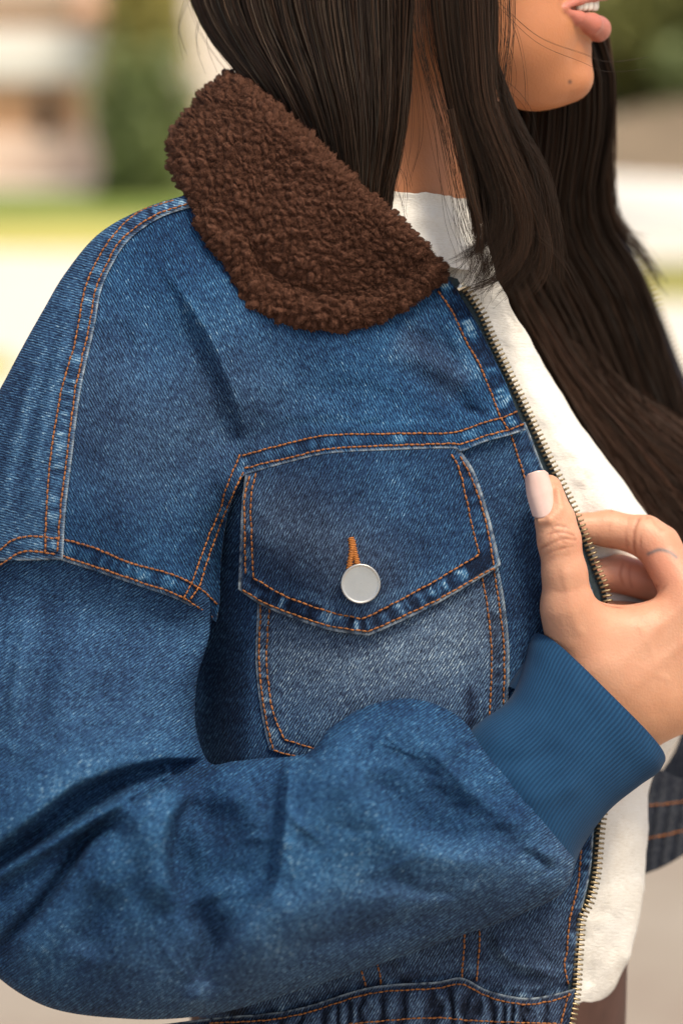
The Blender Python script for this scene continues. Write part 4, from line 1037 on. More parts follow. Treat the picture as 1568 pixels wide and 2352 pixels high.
def torso_sdf(p):
    d = sd_cone(p, (800, 800, 420), (870, 1500, 430), 240, 240); d = smin(d, sd_cone(p, (870, 1500, 430), (900, 2420, 430), 240, 250), 90)
    d = smin(d, sd_cone(p, (800, 800, 420), (420, 860, 260), 190, 130), 120)
    d = smin(d, sd_cone(p, (800, 800, 450), (900, 900, 760), 190, 130), 100)
    d = smin(d, sd_cone(p, (400, 900, 260), (150, 2000, 20), 110, 82), 50); d = smin(d, sd_cone(p, (150, 2020, 10), (1080, 1890, 0), 80, 72), 40); d = smin(d, sd_cone(p, (1080, 1890, 0), (1360, 1625, 150), 72, 80), 40)
    d = smin(d, sd_cone(p, (1000, 930, 790), (1350, 1900, 830), 110, 80), 50)
    return d
def whole(p): return smin(head_sdf(p), torso_sdf(p), 60)
xs = np.concatenate([np.arange(-60, 880, 36), np.arange(880, 1100, 12), np.arange(1100, 1470, 4.0)])
ys = np.concatenate([np.arange(-820, -120, 30), np.arange(-120, -30, 9), np.arange(-30, 262, 3.6), np.arange(262, 700, 12), np.arange(700, 2500, 50)])
zs = np.concatenate([np.arange(-60, 30, 15), np.arange(30, 340, 6.0), np.arange(340, 720, 18), np.arange(720, 1000, 40)])
Vb, Fb = surface_nets(whole, xs, ys, zs)
skin_face = np.array([0.430, 0.168, 0.068]); skin_hand = np.array([0.53, 0.285, 0.185])
colb = np.tile(skin_face, (len(Vb), 1))
x, y, zz_ = Vb[:, 0], Vb[:, 1], Vb[:, 2]
q = Vb.astype(np.float32).copy(); q[:, 2] = 330 - np.abs(q[:, 2] - 330)
lipd = np.minimum(lower_lip(q), upper_lip(q))
lip = (1 - sstep(-0.5, 4.0, lipd))[:, None] * (x > 1284)[:, None] * (1 - sstep(0, 10, sd_cone(q, (1330, 92, 214), (1372, 108, 330), 12, 14) * -1)[:, None])
colb = colb * (1 - lip) + np.array([0.40, 0.120, 0.092]) * lip
inm = (1 - sstep(-2, 3, np.minimum(sd_cone(q, (1302, 20, 186), (1336, 18, 228), 2.5, 11), sd_cone(q, (1336, 18, 228), (1376, 15, 330), 11, 18))))[:, None] * 0.8
colb = colb * (1 - inm) + np.array([0.20, 0.045, 0.035]) * inm
mole = np.exp(-(((x - 1308) / 5.0) ** 2 + ((y - 188) / 5.0) ** 2) ** 2)[:, None] * (zz_ < 330)[:, None]
colb = colb * (1 - mole) + np.array([0.05, 0.022, 0.014]) * mole
neck_shade = sstep(250, 330, y)[:, None]; colb = colb * (1 - 0.18 * neck_shade)  # neck darkened in the skin colour for the shade under the hair
colh = np.tile(skin_hand, (len(Vh), 1)); x, y, zz_ = Vh[:, 0], Vh[:, 1], Vh[:, 2]
red = np.clip(np.exp(-((x - 1500) / 120) ** 2 - ((y - 1300) / 70) ** 2) * 0.9 + np.exp(-((x - 1420) / 60) ** 2 - ((y - 1340) / 60) ** 2) * 0.7 + np.exp(-((x - 1330) / 14) ** 2 - ((y - 1215) / 60) ** 2) * 0.5, 0, 1)[:, None]
colh = colh * (1 - 0.55 * red) + np.array([0.62, 0.235, 0.165]) * 0.55 * red
cc = np.zeros(len(Vh))
for pts, w_, a_ in HAND_CREASES: cc = np.maximum(cc, crease(Vh.astype(np.float32), pts, w_ * 0.9 + 0.8, min(1.0, a_ / 3.0)))
colh = colh * (1 - 0.42 * cc[:, None] * np.array([0.75, 1.0, 1.05]))
blot = (fbm(x / 60 + zz_ / 80, y / 60, 611, 3))[:, None]; colh = colh * (1 + np.array([0.05, 0.10, 0.12]) * blot * 1.6)
tan = sstep(1500, 1680, y)[:, None] * 0.7; colh = colh * (1 - tan) + np.array([0.55, 0.27, 0.145]) * tan
d_, s_, L_ = dist_poly(x, y, cat([(1488, 1272), (1512, 1263), (1536, 1268), (1552, 1280)], 12)); tat = (np.exp(-(d_ / 4.4) ** 2) * (zz_ < 215))[:, None] * 0.95
colh = colh * (1 - tat) + np.array([0.10, 0.12, 0.13]) * tat
d_, s_, L_ = dist_poly(x, y, cat([(1284, 1218), (1290, 1228), (1296, 1238)], 8))
person = empty('person', 'dark-haired person in a denim jacket, hand gripping the zipper edge', 'person', (W((900, 2400, 430)) * np.array([1, 1, 0])))
Vall = np.vstack([W(Vb), W(Vh)]); Fall = np.vstack([Fb, Fh + len(Vb)])
mesh('body', Vall, Fall, M['skin'], person, col=np.vstack([colb, colh]))

# thumb nail: a long squared plate, curved across
nu_, nv_ = 26, 34
G2 = coons(lin([(1204, 1098), (1212, 1088), (1232, 1081), (1250, 1080), (1258, 1086)], nu_), cat([(1222, 1186), (1240, 1190), (1262, 1182), (1278, 1164)], nu_), cat([(1204, 1098), (1209, 1140), (1222, 1186)], nv_), cat([(1258, 1086), (1268, 1122), (1278, 1164)], nv_))
uu = np.linspace(-1, 1, nu_)[None]; vv = np.linspace(0, 1, nv_)[:, None]
zn = 2 + 24 * np.abs(uu) ** 2.4 - 2 * (1 - np.abs(vv - 0.5) * 2) + (1 - vv) * 7 - 0 * uu
Gn = np.dstack([G2, zn])
Vn = np.concatenate([Gn.reshape(-1, 3), (Gn + np.array([0, 0, 5.0])).reshape(-1, 3)]); n0 = nu_ * nv_
ring = [i for i in range(nu_)] + [j * nu_ + nu_ - 1 for j in range(1, nv_)] + [(nv_ - 1) * nu_ + i for i in range(nu_ - 2, -1, -1)] + [j * nu_ for j in range(nv_ - 2, 0, -1)]
ring = np.array(ring); Fr = np.stack([ring, np.roll(ring, -1), np.roll(ring, -1) + n0, ring + n0], 1)
mesh('fingernail', W(Vn), np.vstack([grid_faces(nv_, nu_), grid_faces(nv_, nu_, n0)[:, ::-1], Fr]), M['nail'], person)
# teeth: each its own rounded block in the upper row
for k, (tx, tz) in enumerate([(1374, 316), (1369, 284), (1360, 260), (1349, 243), (1338, 231)]):
    nb_ = 14; a_ = np.linspace(0, 2 * np.pi, nb_, endpoint=False); V = []
    for yy, r_ in ((-8, 9), (0, 12), (10, 12.5), (20, 11.5), (26, 8), (28, 0.5)):
        V.append(np.stack([tx - 9 + r_ * np.cos(a_) * 0.8, np.full(nb_, yy - 2.0), tz + r_ * np.sin(a_) * 1.1], 1))
    mesh('tooth', W(np.vstack(V)), grid_faces(6, nb_, wrap=True), M['teeth'], person)

# ------------------------------------------------------------------ hair
hair_bag_v, hair_bag_f, hair_bag_c = [], [], []; hair_n = 0
def strands(P, r0, r1, col):
    """P (n, m, 3): n strands of m points, three-sided tubes tapering from r0 to r1"""
    global hair_n
    n, m, _ = P.shape
    Tg = np.gradient(P, axis=1); Tg /= np.linalg.norm(Tg, axis=2)[..., None] + 1e-9
    A = np.cross(Tg, np.array([0.2, 0.1, 1.0])); A /= np.linalg.norm(A, axis=2)[..., None] + 1e-9; B = np.cross(Tg, A)
    r = (np.linspace(1, 0, m)[None, :] * (np.asarray(r0) - r1) + r1); r = np.broadcast_to(r, (n, m)) if np.ndim(r) == 2 else r
    r = r * (0.75 + 0.5 * rng.random((n, 1)))
    V = np.stack([P + (A * math.cos(a_) + B * math.sin(a_)) * r[..., None] for a_ in (0, 2.094, 4.189)], 2)
    base = np.arange(n)[:, None, None] * (m * 3) + np.arange(m - 1)[None, :, None] * 3 + hair_n
    k = np.arange(3)[None, None, :]; k2 = (k + 1) % 3
    F = np.stack([base + k, base + k2, base + 3 + k2, base + 3 + k], -1).reshape(-1, 4)
    hair_bag_v.append(V.reshape(-1, 3)); hair_bag_f.append(F); hair_n += n * m * 3
    c = np.asarray(col)[None] * (0.55 + 0.9 * rng.random((n, 1))) ; c = c * (1 + np.array([0.25, 0.0, -0.15]) * rng.normal(0, 0.6, (n, 1)))
    hair_bag_c.append(np.repeat(np.clip(c, 0.001, 1), m * 3, axis=0))
def ribbons(P, r0, r1, col):
    global hair_n
    n, m, _ = P.shape
    Tg = np.gradient(P, axis=1); Tg /= np.linalg.norm(Tg, axis=2)[..., None] + 1e-9
    A = np.cross(Tg, np.array([0.2, 0.1, 1.0])); A /= np.linalg.norm(A, axis=2)[..., None] + 1e-9; B = np.cross(Tg, A)
    th = rng.uniform(-1.1, 1.1, (n, 1, 1)); A = A * np.cos(th) + B * np.sin(th)
    r = (r1 + (r0 - r1) * np.linspace(1, 0, m))[None] * (0.6 + 0.8 * rng.random((n, 1)))
    V = np.stack([P - A * r[..., None], P + A * r[..., None]], 2)
    base = np.arange(n)[:, None] * (m * 2) + np.arange(m - 1)[None] * 2 + hair_n
    F = np.stack([base, base + 1, base + 3, base + 2], -1).reshape(-1, 4)
    hair_bag_v.append(V.reshape(-1, 3)); hair_bag_f.append(F); hair_n += n * m * 2
    c = np.asarray(col)[None] * (0.45 + 1.1 * rng.random((n, 1)) ** 1.4); c = c * (1 + np.array([0.25, 0.0, -0.15]) * rng.normal(0, 0.6, (n, 1)))
    hair_bag_c.append(np.repeat(np.clip(c, 0.001, 1), m * 2, axis=0))
def sheet_hair(GL, GR, n, m, spread_z, r0=0.9, r1=0.5, col=(0.014, 0.0088, 0.0062), frizz=3.0, clump=8, zbow=0.0, len_var=0.0, sbias=None):
    L = cat(GL, m); R = cat(GR, m); s = rng.random(n) if sbias is None else sbias(rng.random(n)); t = np.linspace(0, 1, m)[None]
    P = L[None] * (1 - s[:, None, None]) + R[None] * s[:, None, None]
    cl = np.round(s * clump + rng.normal(0, 0.35, n)) / clump                    # locks gather towards their own middle
    pull = (0.55 * t ** 1.3)[..., None]
    Pc = L[None] * (1 - cl[:, None, None]) + R[None] * cl[:, None, None]
    P = P * (1 - 0.5 * pull) + Pc * 0.5 * pull
    zb = -zbow * np.sin(np.pi * np.clip(s, 0, 1))[:, None] * np.ones_like(t)
    P[..., 2] += zb + rng.normal(0, 1, (n, 1)) * spread_z * (0.6 + 0.4 * np.sin(t * 3)) + 3 * np.sin(cl[:, None] * 37 + t * 4)
    ph = rng.random((n, 2)) * 6.28; fq = rng.uniform(1.5, 4.0, (n, 2))
    for k in (0, 1): P[..., k] += frizz * np.sin(t * fq[:, k:k + 1] * 3.1 + ph[:, k:k + 1]) * t + (rng.normal(0, frizz * 0.9, (n, 1)) * t ** 1.5) + 2.2 * np.sin(cl[:, None] * 53 + t * 5 + k)
    if len_var:
        cut = 1 - len_var * rng.random(n) ** 2; tt_ = t * cut[:, None]; idx = tt_ * (m - 1); i0 = np.clip(np.floor(idx).astype(int), 0, m - 2); f_ = (idx - i0)[..., None]
        r_ = np.arange(n)[:, None]; P = P[r_, i0] * (1 - f_) + P[r_, i0 + 1] * f_
    ribbons(P, r0, r1, col)
hair_sheets = []
def under(GL, GR, zback, zbow=0.0, n=60, m=70):
    L = cat(GL, m); R = cat(GR, m); s = np.linspace(0, 1, n)[None, :, None]
    G = L[:, None] * (1 - s) + R[:, None] * s; G[..., 2] += zback - zbow * np.sin(np.pi * s[..., 0]) + 1.5 * np.sin(s[..., 0] * 60 + 2 * fbm(G[..., 0] / 80, G[..., 1] / 300, 301, 2))
    hair_sheets.append(G)

HC = (0.030, 0.0180, 0.0125)
# hair behind the neck, falling inside the collar
A_L = [(405, -180, 420), (428, -40, 380), (455, 40, 345), (500, 110, 300), (560, 180, 240), (620, 262, 230), (680, 360, 230), (740, 470, 240)]
A_R = [(955, -180, 40), (950, -40, 30), (945, 80, 25), (938, 190, 22), (926, 290, 25), (908, 370, 42), (890, 440, 56), (880, 520, 76)]
sheet_hair(A_L, A_R, 13000, 16, 13, 0.85, 0.6, (0.024, 0.0152, 0.0110), 6.0, 40, 60, 0)
under(A_L, A_R, 16, 60)
# locks in front of the neck, each thinning to its own tip
def lock(pts, w0, w1, n, col=HC, tip=0.12, zs=8, frizz=4.0, r0=0.7, r1=0.14, lv=0.72, m=24):
    C = cat(pts, m); Tg = np.gradient(C, axis=0); Nn = np.stack([-Tg[:, 1], Tg[:, 0], 0 * Tg[:, 0]], 1); Nn /= np.linalg.norm(Nn, axis=1)[:, None] + 1e-9
    t = np.linspace(0, 1, m); wid = (w0 + (w1 - w0) * t) * (1 - (1 - max(tip, 0.22)) * sstep(0.5, 1.0, t))
    u_ = rng.uniform(-1, 1, n); tw_ = rng.normal(0, 0.5, n)
    P = C[None] + Nn[None] * (u_[:, None] * wid[None] * (1 + 0.25 * np.sin(t * 5)[None] * tw_[:, None]))[..., None]
    P[..., 2] += rng.normal(0, 1, (n, 1)) * zs * wid[None] / max(w0, w1) - 8 * np.cos(u_ * 1.5)[:, None]
    ph = rng.random((n, 2)) * 6.28
    for k in (0, 1): P[..., k] += frizz * np.sin(t[None] * rng.uniform(3, 9, (n, 1)) + ph[:, k:k + 1]) * t[None] + rng.normal(0, frizz * 1.3, (n, 1)) * t[None] ** 2
    cut = 1 - lv * rng.random(n) ** 1.0; idx = t[None] * cut[:, None] * (m - 1); i0 = np.clip(np.floor(idx).astype(int), 0, m - 2); f_ = (idx - i0)[..., None]; r_ = np.arange(n)[:, None]
    strands(P[r_, i0] * (1 - f_) + P[r_, i0 + 1] * f_, r0, r1, col)
B_L = [(985, -180, 20), (990, -30, 8), (998, 90, 6), (1018, 200, 8), (1050, 320, 14), (1072, 420, 18), (1090, 520, 20), (1110, 600, 20), (1090, 650, 30)]
B_R = [(1130, -180, 20), (1131, -20, 14), (1132, 90, 12), (1126, 190, 10), (1140, 260, 12), (1180, 360, 18), (1205, 470, 24), (1200, 580, 30), (1150, 640, 36)]
HB = (0.024, 0.0152, 0.0112); HBR = (0.038, 0.0225, 0.016)
lock([(1010, -180, 15), (1014, 0, 0), (1030, 140, -4), (1052, 260, 0), (1072, 370, 4), (1086, 470, 8), (1100, 560, 14), (1118, 640, 22)], 26, 14, 1050, HC)
lock([(1045, -180, 8), (1050, 0, -8), (1066, 150, -12), (1090, 270, -8), (1120, 380, -4), (1142, 470, 2), (1128, 540, 10), (1084, 578, 18), (1030, 604, 26)], 34, 22, 1350, HB, 0.10)
lock([(1082, -180, 4), (1088, 0, -10), (1096, 130, -14), (1108, 240, -12), (1150, 350, -6), (1190, 450, 2), (1206, 540, 10), (1180, 612, 18), (1120, 650, 26), (1060, 668, 30)], 38, 24, 1500, HBR, 0.10)
lock([(1116, -180, 10), (1118, 0, 0), (1116, 130, -4), (1112, 220, -2), (1140, 310, 4), (1196, 410, 12), (1234, 500, 20), (1232, 580, 28), (1196, 640, 36), (1140, 680, 44)], 20, 26, 1200, HB, 0.12)
lock([(1100, 150, 6), (1130, 270, 10), (1172, 370, 14), (1220, 470, 22), (1250, 560, 30), (1236, 640, 40), (1190, 690, 48)], 16, 14, 525, HBR, 0.1, frizz=7)
lock([(1090, 200, -6), (1124, 330, -2), (1160, 440, 4), (1164, 520, 8), (1130, 590, 14), (1100, 640, 18), (1105, 690, 22)], 14, 12, 390, HB, 0.1, frizz=7)
lock([(1035, 250, 0), (1062, 360, 2), (1082, 450, 6), (1100, 530, 12), (1092, 600, 18), (1060, 650, 24)], 10, 10, 240, HBR, 0.1, frizz=7)
lock([(1125, 120, 20), (1180, 280, 24), (1240, 400, 30), (1270, 520, 40), (1280, 620, 50), (1260, 700, 60)], 10, 22, 390, HB, 0.2, frizz=9)
under(B_L[:7], B_R[:7], 30, 6)
# hair on the far side, over the shoulder and down the open jacket
C_L = [(1150, 120, 470), (1140, 260, 480), (1120, 420, 500), (1105, 560, 520), (1128, 680, 560), (1208, 840, 640), (1308, 1030, 720), (1412, 1180, 780), (1516, 1330, 820), (1606, 1480, 840)]
C_R = [(1360, 40, 520), (1408, 160, 540), (1408, 300, 600), (1385, 420, 680), (1400, 520, 760), (1470, 640, 840), (1530, 820, 900), (1580, 980, 930), (1640, 1180, 950), (1680, 1400, 950)]
sheet_hair(C_L, C_R, 8000, 22, 34, 1.1, 0.8, (0.0165, 0.0102, 0.0078), 12.0, 60, 30, 0.0)
under(C_L, C_R, 60, 30)
lock([(1370, 100, 540), (1384, 300, 640), (1396, 470, 720), (1430, 535, 760), (1462, 570, 800), (1490, 610, 830), (1528, 664, 840)], 16, 16, 260, HBR, 0.06, 10, 7.0, 0.9, 0.4, 0.5)
lock([(1388, 60, 540), (1404, 220, 600), (1400, 420, 700), (1412, 510, 750), (1450, 535, 780), (1482, 540, 800)], 8, 10, 90, HBR, 0.1, 8, 6.0, 0.9, 0.4, 0.4)
E_L = [(1160, 650, 540), (1300, 900, 620), (1430, 1090, 690), (1560, 1280, 750)]; E_R = [(1300, 700, 660), (1420, 860, 760), (1540, 960, 800), (1680, 1040, 820)]
sheet_hair(E_L, E_R, 2200, 24, 18, 1.1, 0.7, (0.040, 0.023, 0.017), 12.0, 7, 20, 0.2)
# crown so that the head is not bald above the frame
F_L = [(1080, -760, 330), (800, -800, 330), (600, -640, 400), (470, -380, 430), (405, -180, 420)]; F_R = [(1200, -700, 250), (1150, -560, 60), (1060, -420, 0), (1010, -300, 10), (1000, -120, 20)]
sheet_hair(F_L, F_R, 900, 16, 10, 2.4, 1.6, HC, 3, 16, 30); under(F_L, F_R, 6, 60)
# single flyaway hairs
fly = []
for pts in [[(985, 60, 0), (1010, 180, -10), (1048, 290, -14), (1075, 380, -10)], [(1000, 20, 0), (1060, 120, -12), (1200, 230, -14), (1240, 330, -5), (1262, 520, 10)], [(1180, 300, 10), (1240, 380, 0), (1260, 480, 0), (1262, 560, 10)],
            [(1150, 480, 20), (1230, 540, 10), (1290, 600, 5), (1330, 680, 10)], [(1060, 20, 0), (1110, 130, -15), (1120, 250, -20), (1170, 300, -10)],
            [(1150, 0, 40), (1190, 80, 30), (1210, 170, 30), (1215, 250, 40)], [(1140, 10, 40), (1230, 90, 30), (1330, 130, 40), (1390, 150, 60), (1480, 140, 80)], [(1160, 60, 45), (1180, 160, 40), (1160, 240, 40)],
            [(470, 20, 300), (460, 90, 290), (480, 150, 270)], [(440, -20, 330), (415, 60, 330), (430, 130, 320)], [(930, 60, 10), (960, 200, 0), (965, 330, 0), (940, 420, 10)], [(940, 20, 10), (975, 140, -4), (1010, 260, -6)],
            [(700, 0, 100), (760, 120, 80), (740, 260, 80)], [(620, 0, 160), (680, 160, 130), (720, 300, 110)], [(800, 20, 60), (840, 200, 40), (820, 330, 50)], [(900, 230, 20), (830, 270, 20), (760, 300, 40)], [(1100, 560, 0), (1060, 600, 0), (1020, 618, 10)], [(1120, 650, 10), (1090, 668, 10), (1050, 660, 14)],
            [(900, 0, 8), (925, 150, 2), (930, 330, 8), (950, 430, 12)], [(905, 380, 20), (925, 420, 14), (925, 480, 20)], [(890, 380, 20), (905, 440, 14), (915, 500, 20)]]:
    for k in range(3):
        C = cat(pts, 30); C[:, :2] += rng.normal(0, 7, 2) + np.linspace(0, 1, 30)[:, None] * rng.normal(0, 9, 2); fly.append(C)
strands(np.array(fly), 0.55, 0.35, (0.020, 0.013, 0.010))
nrand = 260
Ls = cat(B_L, 24); Rs = cat(B_R, 24); ss = rng.uniform(-0.35, 1.35, (nrand, 1, 1)); Pf = Ls[None] * (1 - ss) + Rs[None] * ss
tq = np.linspace(0, 1, 24)[None]; amp_ = rng.normal(0, 26, (nrand, 2)); 
for k in (0, 1): Pf[..., k] += amp_[:, k:k + 1] * np.sin(tq * rng.uniform(2, 6, (nrand, 1)) + rng.random((nrand, 1)) * 6) * tq
Pf[..., 2] -= rng.uniform(0, 24, (nrand, 1))
strands(Pf, 0.5, 0.3, (0.020, 0.013, 0.010))
ss = rng.random((160, 1, 1)); Pf = cat(A_L, 24)[None] * (1 - ss) + cat(A_R, 24)[None] * ss; amp_ = rng.normal(0, 30, (160, 2))
for k in (0, 1): Pf[..., k] += amp_[:, k:k + 1] * np.sin(tq * rng.uniform(2, 6, (160, 1)) + rng.random((160, 1)) * 6) * tq
Pf[..., 2] -= rng.uniform(50, 85, (160, 1)) * np.sin(np.pi * ss[:, :, 0])
strands(Pf, 0.5, 0.3, (0.034, 0.024, 0.020))
o = mesh('hair', W(np.vstack(hair_bag_v)), np.vstack(hair_bag_f), M['hair'], person, col=np.vstack(hair_bag_c), kind='stuff')
bag = Bag()
for G in hair_sheets: bag.add(G.reshape(-1, 3), grid_faces(G.shape[0], G.shape[1]), (0.011, 0.0072, 0.0055))
bag.build('hair_underlayer', M['hair'], o)

# ------------------------------------------------------------------ cream top
top_empty = empty('knit_top', 'cream mock-neck knit top under the open denim jacket', 'top', W((1200, 2300, 400)))
# mock neck: a ring round the neck
nr, na = 60, 160; aa = np.linspace(0, 2 * np.pi, na, endpoint=False)[None]; tt2 = np.linspace(0, 1, nr)[:, None]
cx = 815 - 20 * tt2; r_ = 280 + 20 * tt2 + 26 * tt2 ** 3; 
X = cx + r_ * np.cos(aa); Y = 438 + 165 * tt2 + 22 * np.cos(aa - 0.3) * 1 + 2.5 * np.sin(aa * 9) + (1.2 * np.sin(aa * 23 + 1) + 1.0 * np.sin(aa * 41)) * (1 - tt2); Z = 335 + r_ * np.sin(aa) * 1.0
X += 5 * fbm(aa * 6, tt2 * 3, 401, 2) * 2; Z += 6 * np.sin(tt2 * 14) * 0.5
Gm = np.dstack([X, Y, Z]); rimtop = Gm[:1] * 1.0; rimtop[..., 1] += 3; rimc = np.array([815, 0, 335.0]); rim_in = rimtop.copy(); rim_in[..., 0] = 815 + (rimtop[..., 0] - 815) * 0.96; rim_in[..., 2] = 335 + (rimtop[..., 2] - 335) * 0.96; rim_dn = rim_in.copy(); rim_dn[..., 1] += 60
Gm = np.concatenate([rim_dn, rim_in, Gm])
mesh('mock_neck', W(Gm), grid_faces(len(Gm), na, wrap=True), M['knit'], top_empty, uv=np.dstack([np.broadcast_to(aa * 50, Gm.shape[:2]), Gm[..., 1] * 0.18]))
# front: a rounded sheet from the neck to the hem
top_depth = rbf([(900, 600, 150), (1100, 560, 170), (1130, 640, 190), (1180, 760, 210), (1300, 900, 240), (1450, 1100, 300), (1560, 1300, 360), (1000, 800, 170), (1200, 1100, 210), (1350, 1300, 260), (1500, 1600, 330), (1300, 1800, 230), (1200, 2100, 200),
                 (1480, 1900, 330), (1470, 2080, 350), (1380, 2250, 300), (1300, 2100, 220), (1300, 2380, 260), (1000, 2300, 190), (1000, 1500, 170)], 1e-3)
NU, NV = 150, 260
lft = cat([(860, 560), (950, 900), (1050, 1300), (1080, 1800), (1080, 2420)], NV)
rgt = cat([(1118, 556), (1146, 650), (1222, 790), (1332, 975), (1440, 1122), (1530, 1250), (1590, 1400), (1600, 1560), (1560, 1680), (1522, 1740), (1492, 1800), (1490, 1880), (1482, 1990), (1474, 2080), (1450, 2180), (1408, 2270), (1330, 2352), (1230, 2420)], NV)
G2 = coons(cat([(860, 560), (990, 575), (1118, 556)], NU), cat([(1080, 2420), (1150, 2425), (1230, 2420)], NU), lft, rgt); x, y = G2[..., 0], G2[..., 1]
z = top_depth(x, y); d_r = np.linalg.norm(G2 - G2[:, -1:], axis=2); q = np.clip(1 - d_r / 110, 0, 1); z = z + 110 * (1 - np.sqrt(1 - q * q)) * sstep(700, 900, y)
z -= fold(x, y, [(1150, 760), (1300, 1000), (1450, 1250)], 40, 40, 10) - fold(x, y, [(1180, 700), (1280, 900)], 30, 30, 8) + fold(x, y, [(1420, 1900), (1400, 2050), (1340, 2250)], 40, 40, 14) - fold(x, y, [(1450, 1950), (1440, 2100), (1380, 2230)], 22, 22, 12) - fold(x, y, [(1390, 2000), (1370, 2150), (1340, 2300)], 16, 16, 8)
z += 9 * fbm(x / 45, y / 45, 411, 3)
x = x + 6 * fbm(y / 40, x / 200, 421, 2) * np.exp(-d_r / 30)
Gt = np.dstack([x, y, z])
back = Gt[:, -1:] + np.array([-60, 0, 160.0]); Gt = np.concatenate([Gt, Gt[:, -1:] + np.array([-8, 0, 50.0]), back], 1)
mesh('front', W(Gt), grid_faces(NV, NU + 2), M['knit'], top_empty, uv=Gt[..., :2] * 0.18)

# ------------------------------------------------------------------ far side of the jacket
FE = [(1400, 470), (1440, 560), (1480, 640), (1520, 740), (1568, 862), (1640, 1010), (1690, 1300), (1700, 1600), (1640, 1850), (1620, 1960)]
FI = [(1120, 560), (1180, 700), (1300, 870), (1420, 1080), (1560, 1300), (1600, 1500), (1560, 1700), (1500, 1800), (1484, 1840), (1482, 1900)]
NU, NV = 60, 220; ed_ = cat(FE, NV); in_ = cat(FI, NV); u = np.linspace(0, 1, NU)[None, :, None]
G2 = in_[:, None] * (1 - u) + ed_[:, None] * u; x, y = G2[..., 0], G2[..., 1]
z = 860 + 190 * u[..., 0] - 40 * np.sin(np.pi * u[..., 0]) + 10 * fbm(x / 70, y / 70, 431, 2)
slab('far_front_panel', np.dstack([x, y, z]), M['denim_shaded'], jacket, 8, 0, dict(wear_shade=np.zeros(x.shape), grey=np.full(x.shape, 0.7), fray=np.zeros(x.shape)))['label'] = 'far front of the jacket in shade-darkened denim'
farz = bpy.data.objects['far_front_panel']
zt = cat(FE[1:6], step=11.4); tt = np.gradient(zt, axis=0); tt /= np.linalg.norm(tt, axis=1)[:, None]
for i in range(len(zt)):
    nrm = np.array([-tt[i, 1], tt[i, 0]]); nrm = nrm if nrm[0] > 0 else -nrm
    o = tooth.copy(); COL.objects.link(o); set_tooth(o, zt[i] + nrm * 6, tt[i], nrm, 1046, farz)
NU, NV = 120, 60
G2 = coons(cat([(1500, 1760), (1560, 1790), (1640, 1790)], NU), cat([(1474, 2008), (1530, 1985), (1620, 1930)], NU), cat([(1500, 1760), (1488, 1830), (1478, 1900), (1474, 2008)], NV), cat([(1640, 1790), (1620, 1930)], NV)); x, y = G2[..., 0], G2[..., 1]
ga = np.abs(np.sin(x / 9.0 + y / 60)) ; z = 760 + (x - 1480) * 0.6 - 10 * ga * sstep(1830, 1870, y)
slab('far_waistband', np.dstack([x, y, z]), M['denim_shaded'], jacket, 8, 0, dict(wear_shade=(ga - 0.5) * 0.5, grey=np.full(x.shape, 0.85), fray=np.zeros(x.shape)))
stitches(bpy.data.objects['far_waistband'], [[(1488, 1850), (1540, 1845), (1620, 1835)], [(1482, 1925), (1540, 1915), (1620, 1890)]], 'far_waistband', pitch=12)

farz.name = 'front_panel'; bpy.data.objects['far_waistband'].name = 'waistband'
# ------------------------------------------------------------------ trousers and shoes, mostly below the frame
tr = empty('trousers', 'plain brown trousers below the cream top', 'trousers', W((1200, 2400, 450)) * np.array([1, 1, 0]) + np.array([0, 0, 0.03]))
hip = W((925, 2330, 700)); nT_, nA = 40, 40; aa = np.linspace(0, 2 * np.pi, nA, endpoint=False)
t = np.linspace(0, 1, nT_)
def leg(dx, dy, name):
    zc = hip[2] * (1 - t) + 0.07 * t; rx = np.interp(t, [0, 0.15, 0.5, 1], [0.086, 0.084, 0.066, 0.058]); 
    C = np.stack([hip[0] + dx * np.minimum(1, t * 8) + 0 * t, hip[1] + dy * np.minimum(1, t * 8), zc], 1)
    V = C[:, None] + np.stack([np.cos(aa)[None] * rx[:, None] + 0.004 * fbm(np.cos(aa)[None] * 3 + dx * 50, t[:, None] * 9, 501, 2), np.sin(aa)[None] * rx[:, None], 0 * aa[None] * rx[:, None]], -1)
    mesh(name, V, grid_faces(nT_, nA, wrap=True), M['trousers'], tr)
leg(-0.02, -0.028, 'trouser_leg'); leg(0.012, 0.090, 'trouser_leg')
seat_v = []
for k, zz in enumerate(np.linspace(hip[2] - 0.14, hip[2] + 0.035, 14)):
    seat_v.append(np.stack([hip[0] + 0.002 + np.cos(aa) * 0.101, hip[1] + np.sin(aa) * 0.098, np.full(nA, zz)], 1))
mesh('waist', np.vstack(seat_v), grid_faces(14, nA, wrap=True), M['trousers'], tr)
for dx, dy in ((-0.02, -0.028), (0.012, 0.090)):
    rows = []
    for q, w_, h_ in ((-0.09, 0.012, 0.03), (-0.08, 0.034, 0.07), (-0.03, 0.040, 0.085), (0.04, 0.042, 0.075), (0.10, 0.048, 0.05), (0.15, 0.044, 0.04), (0.18, 0.02, 0.025)):
        b_ = np.linspace(0, 2 * np.pi, 20, endpoint=False)
        rows.append(np.stack([np.full(20, hip[0] + dx + q), hip[1] + dy + np.cos(b_) * w_, h_ * 0.5 + 0.002 + np.sin(b_) * h_ * 0.5], 1))
    sh = mesh('shoe', np.vstack(rows), [list(f) for f in grid_faces(7, 20, wrap=True)] + [list(range(20)), list(range(139, 119, -1))], M['shoe'])
    tag(sh, 'plain dark brown shoe under the %s trouser leg' % ('nearer' if dy < 0 else 'farther'), 'shoe', 'the pair of shoes')

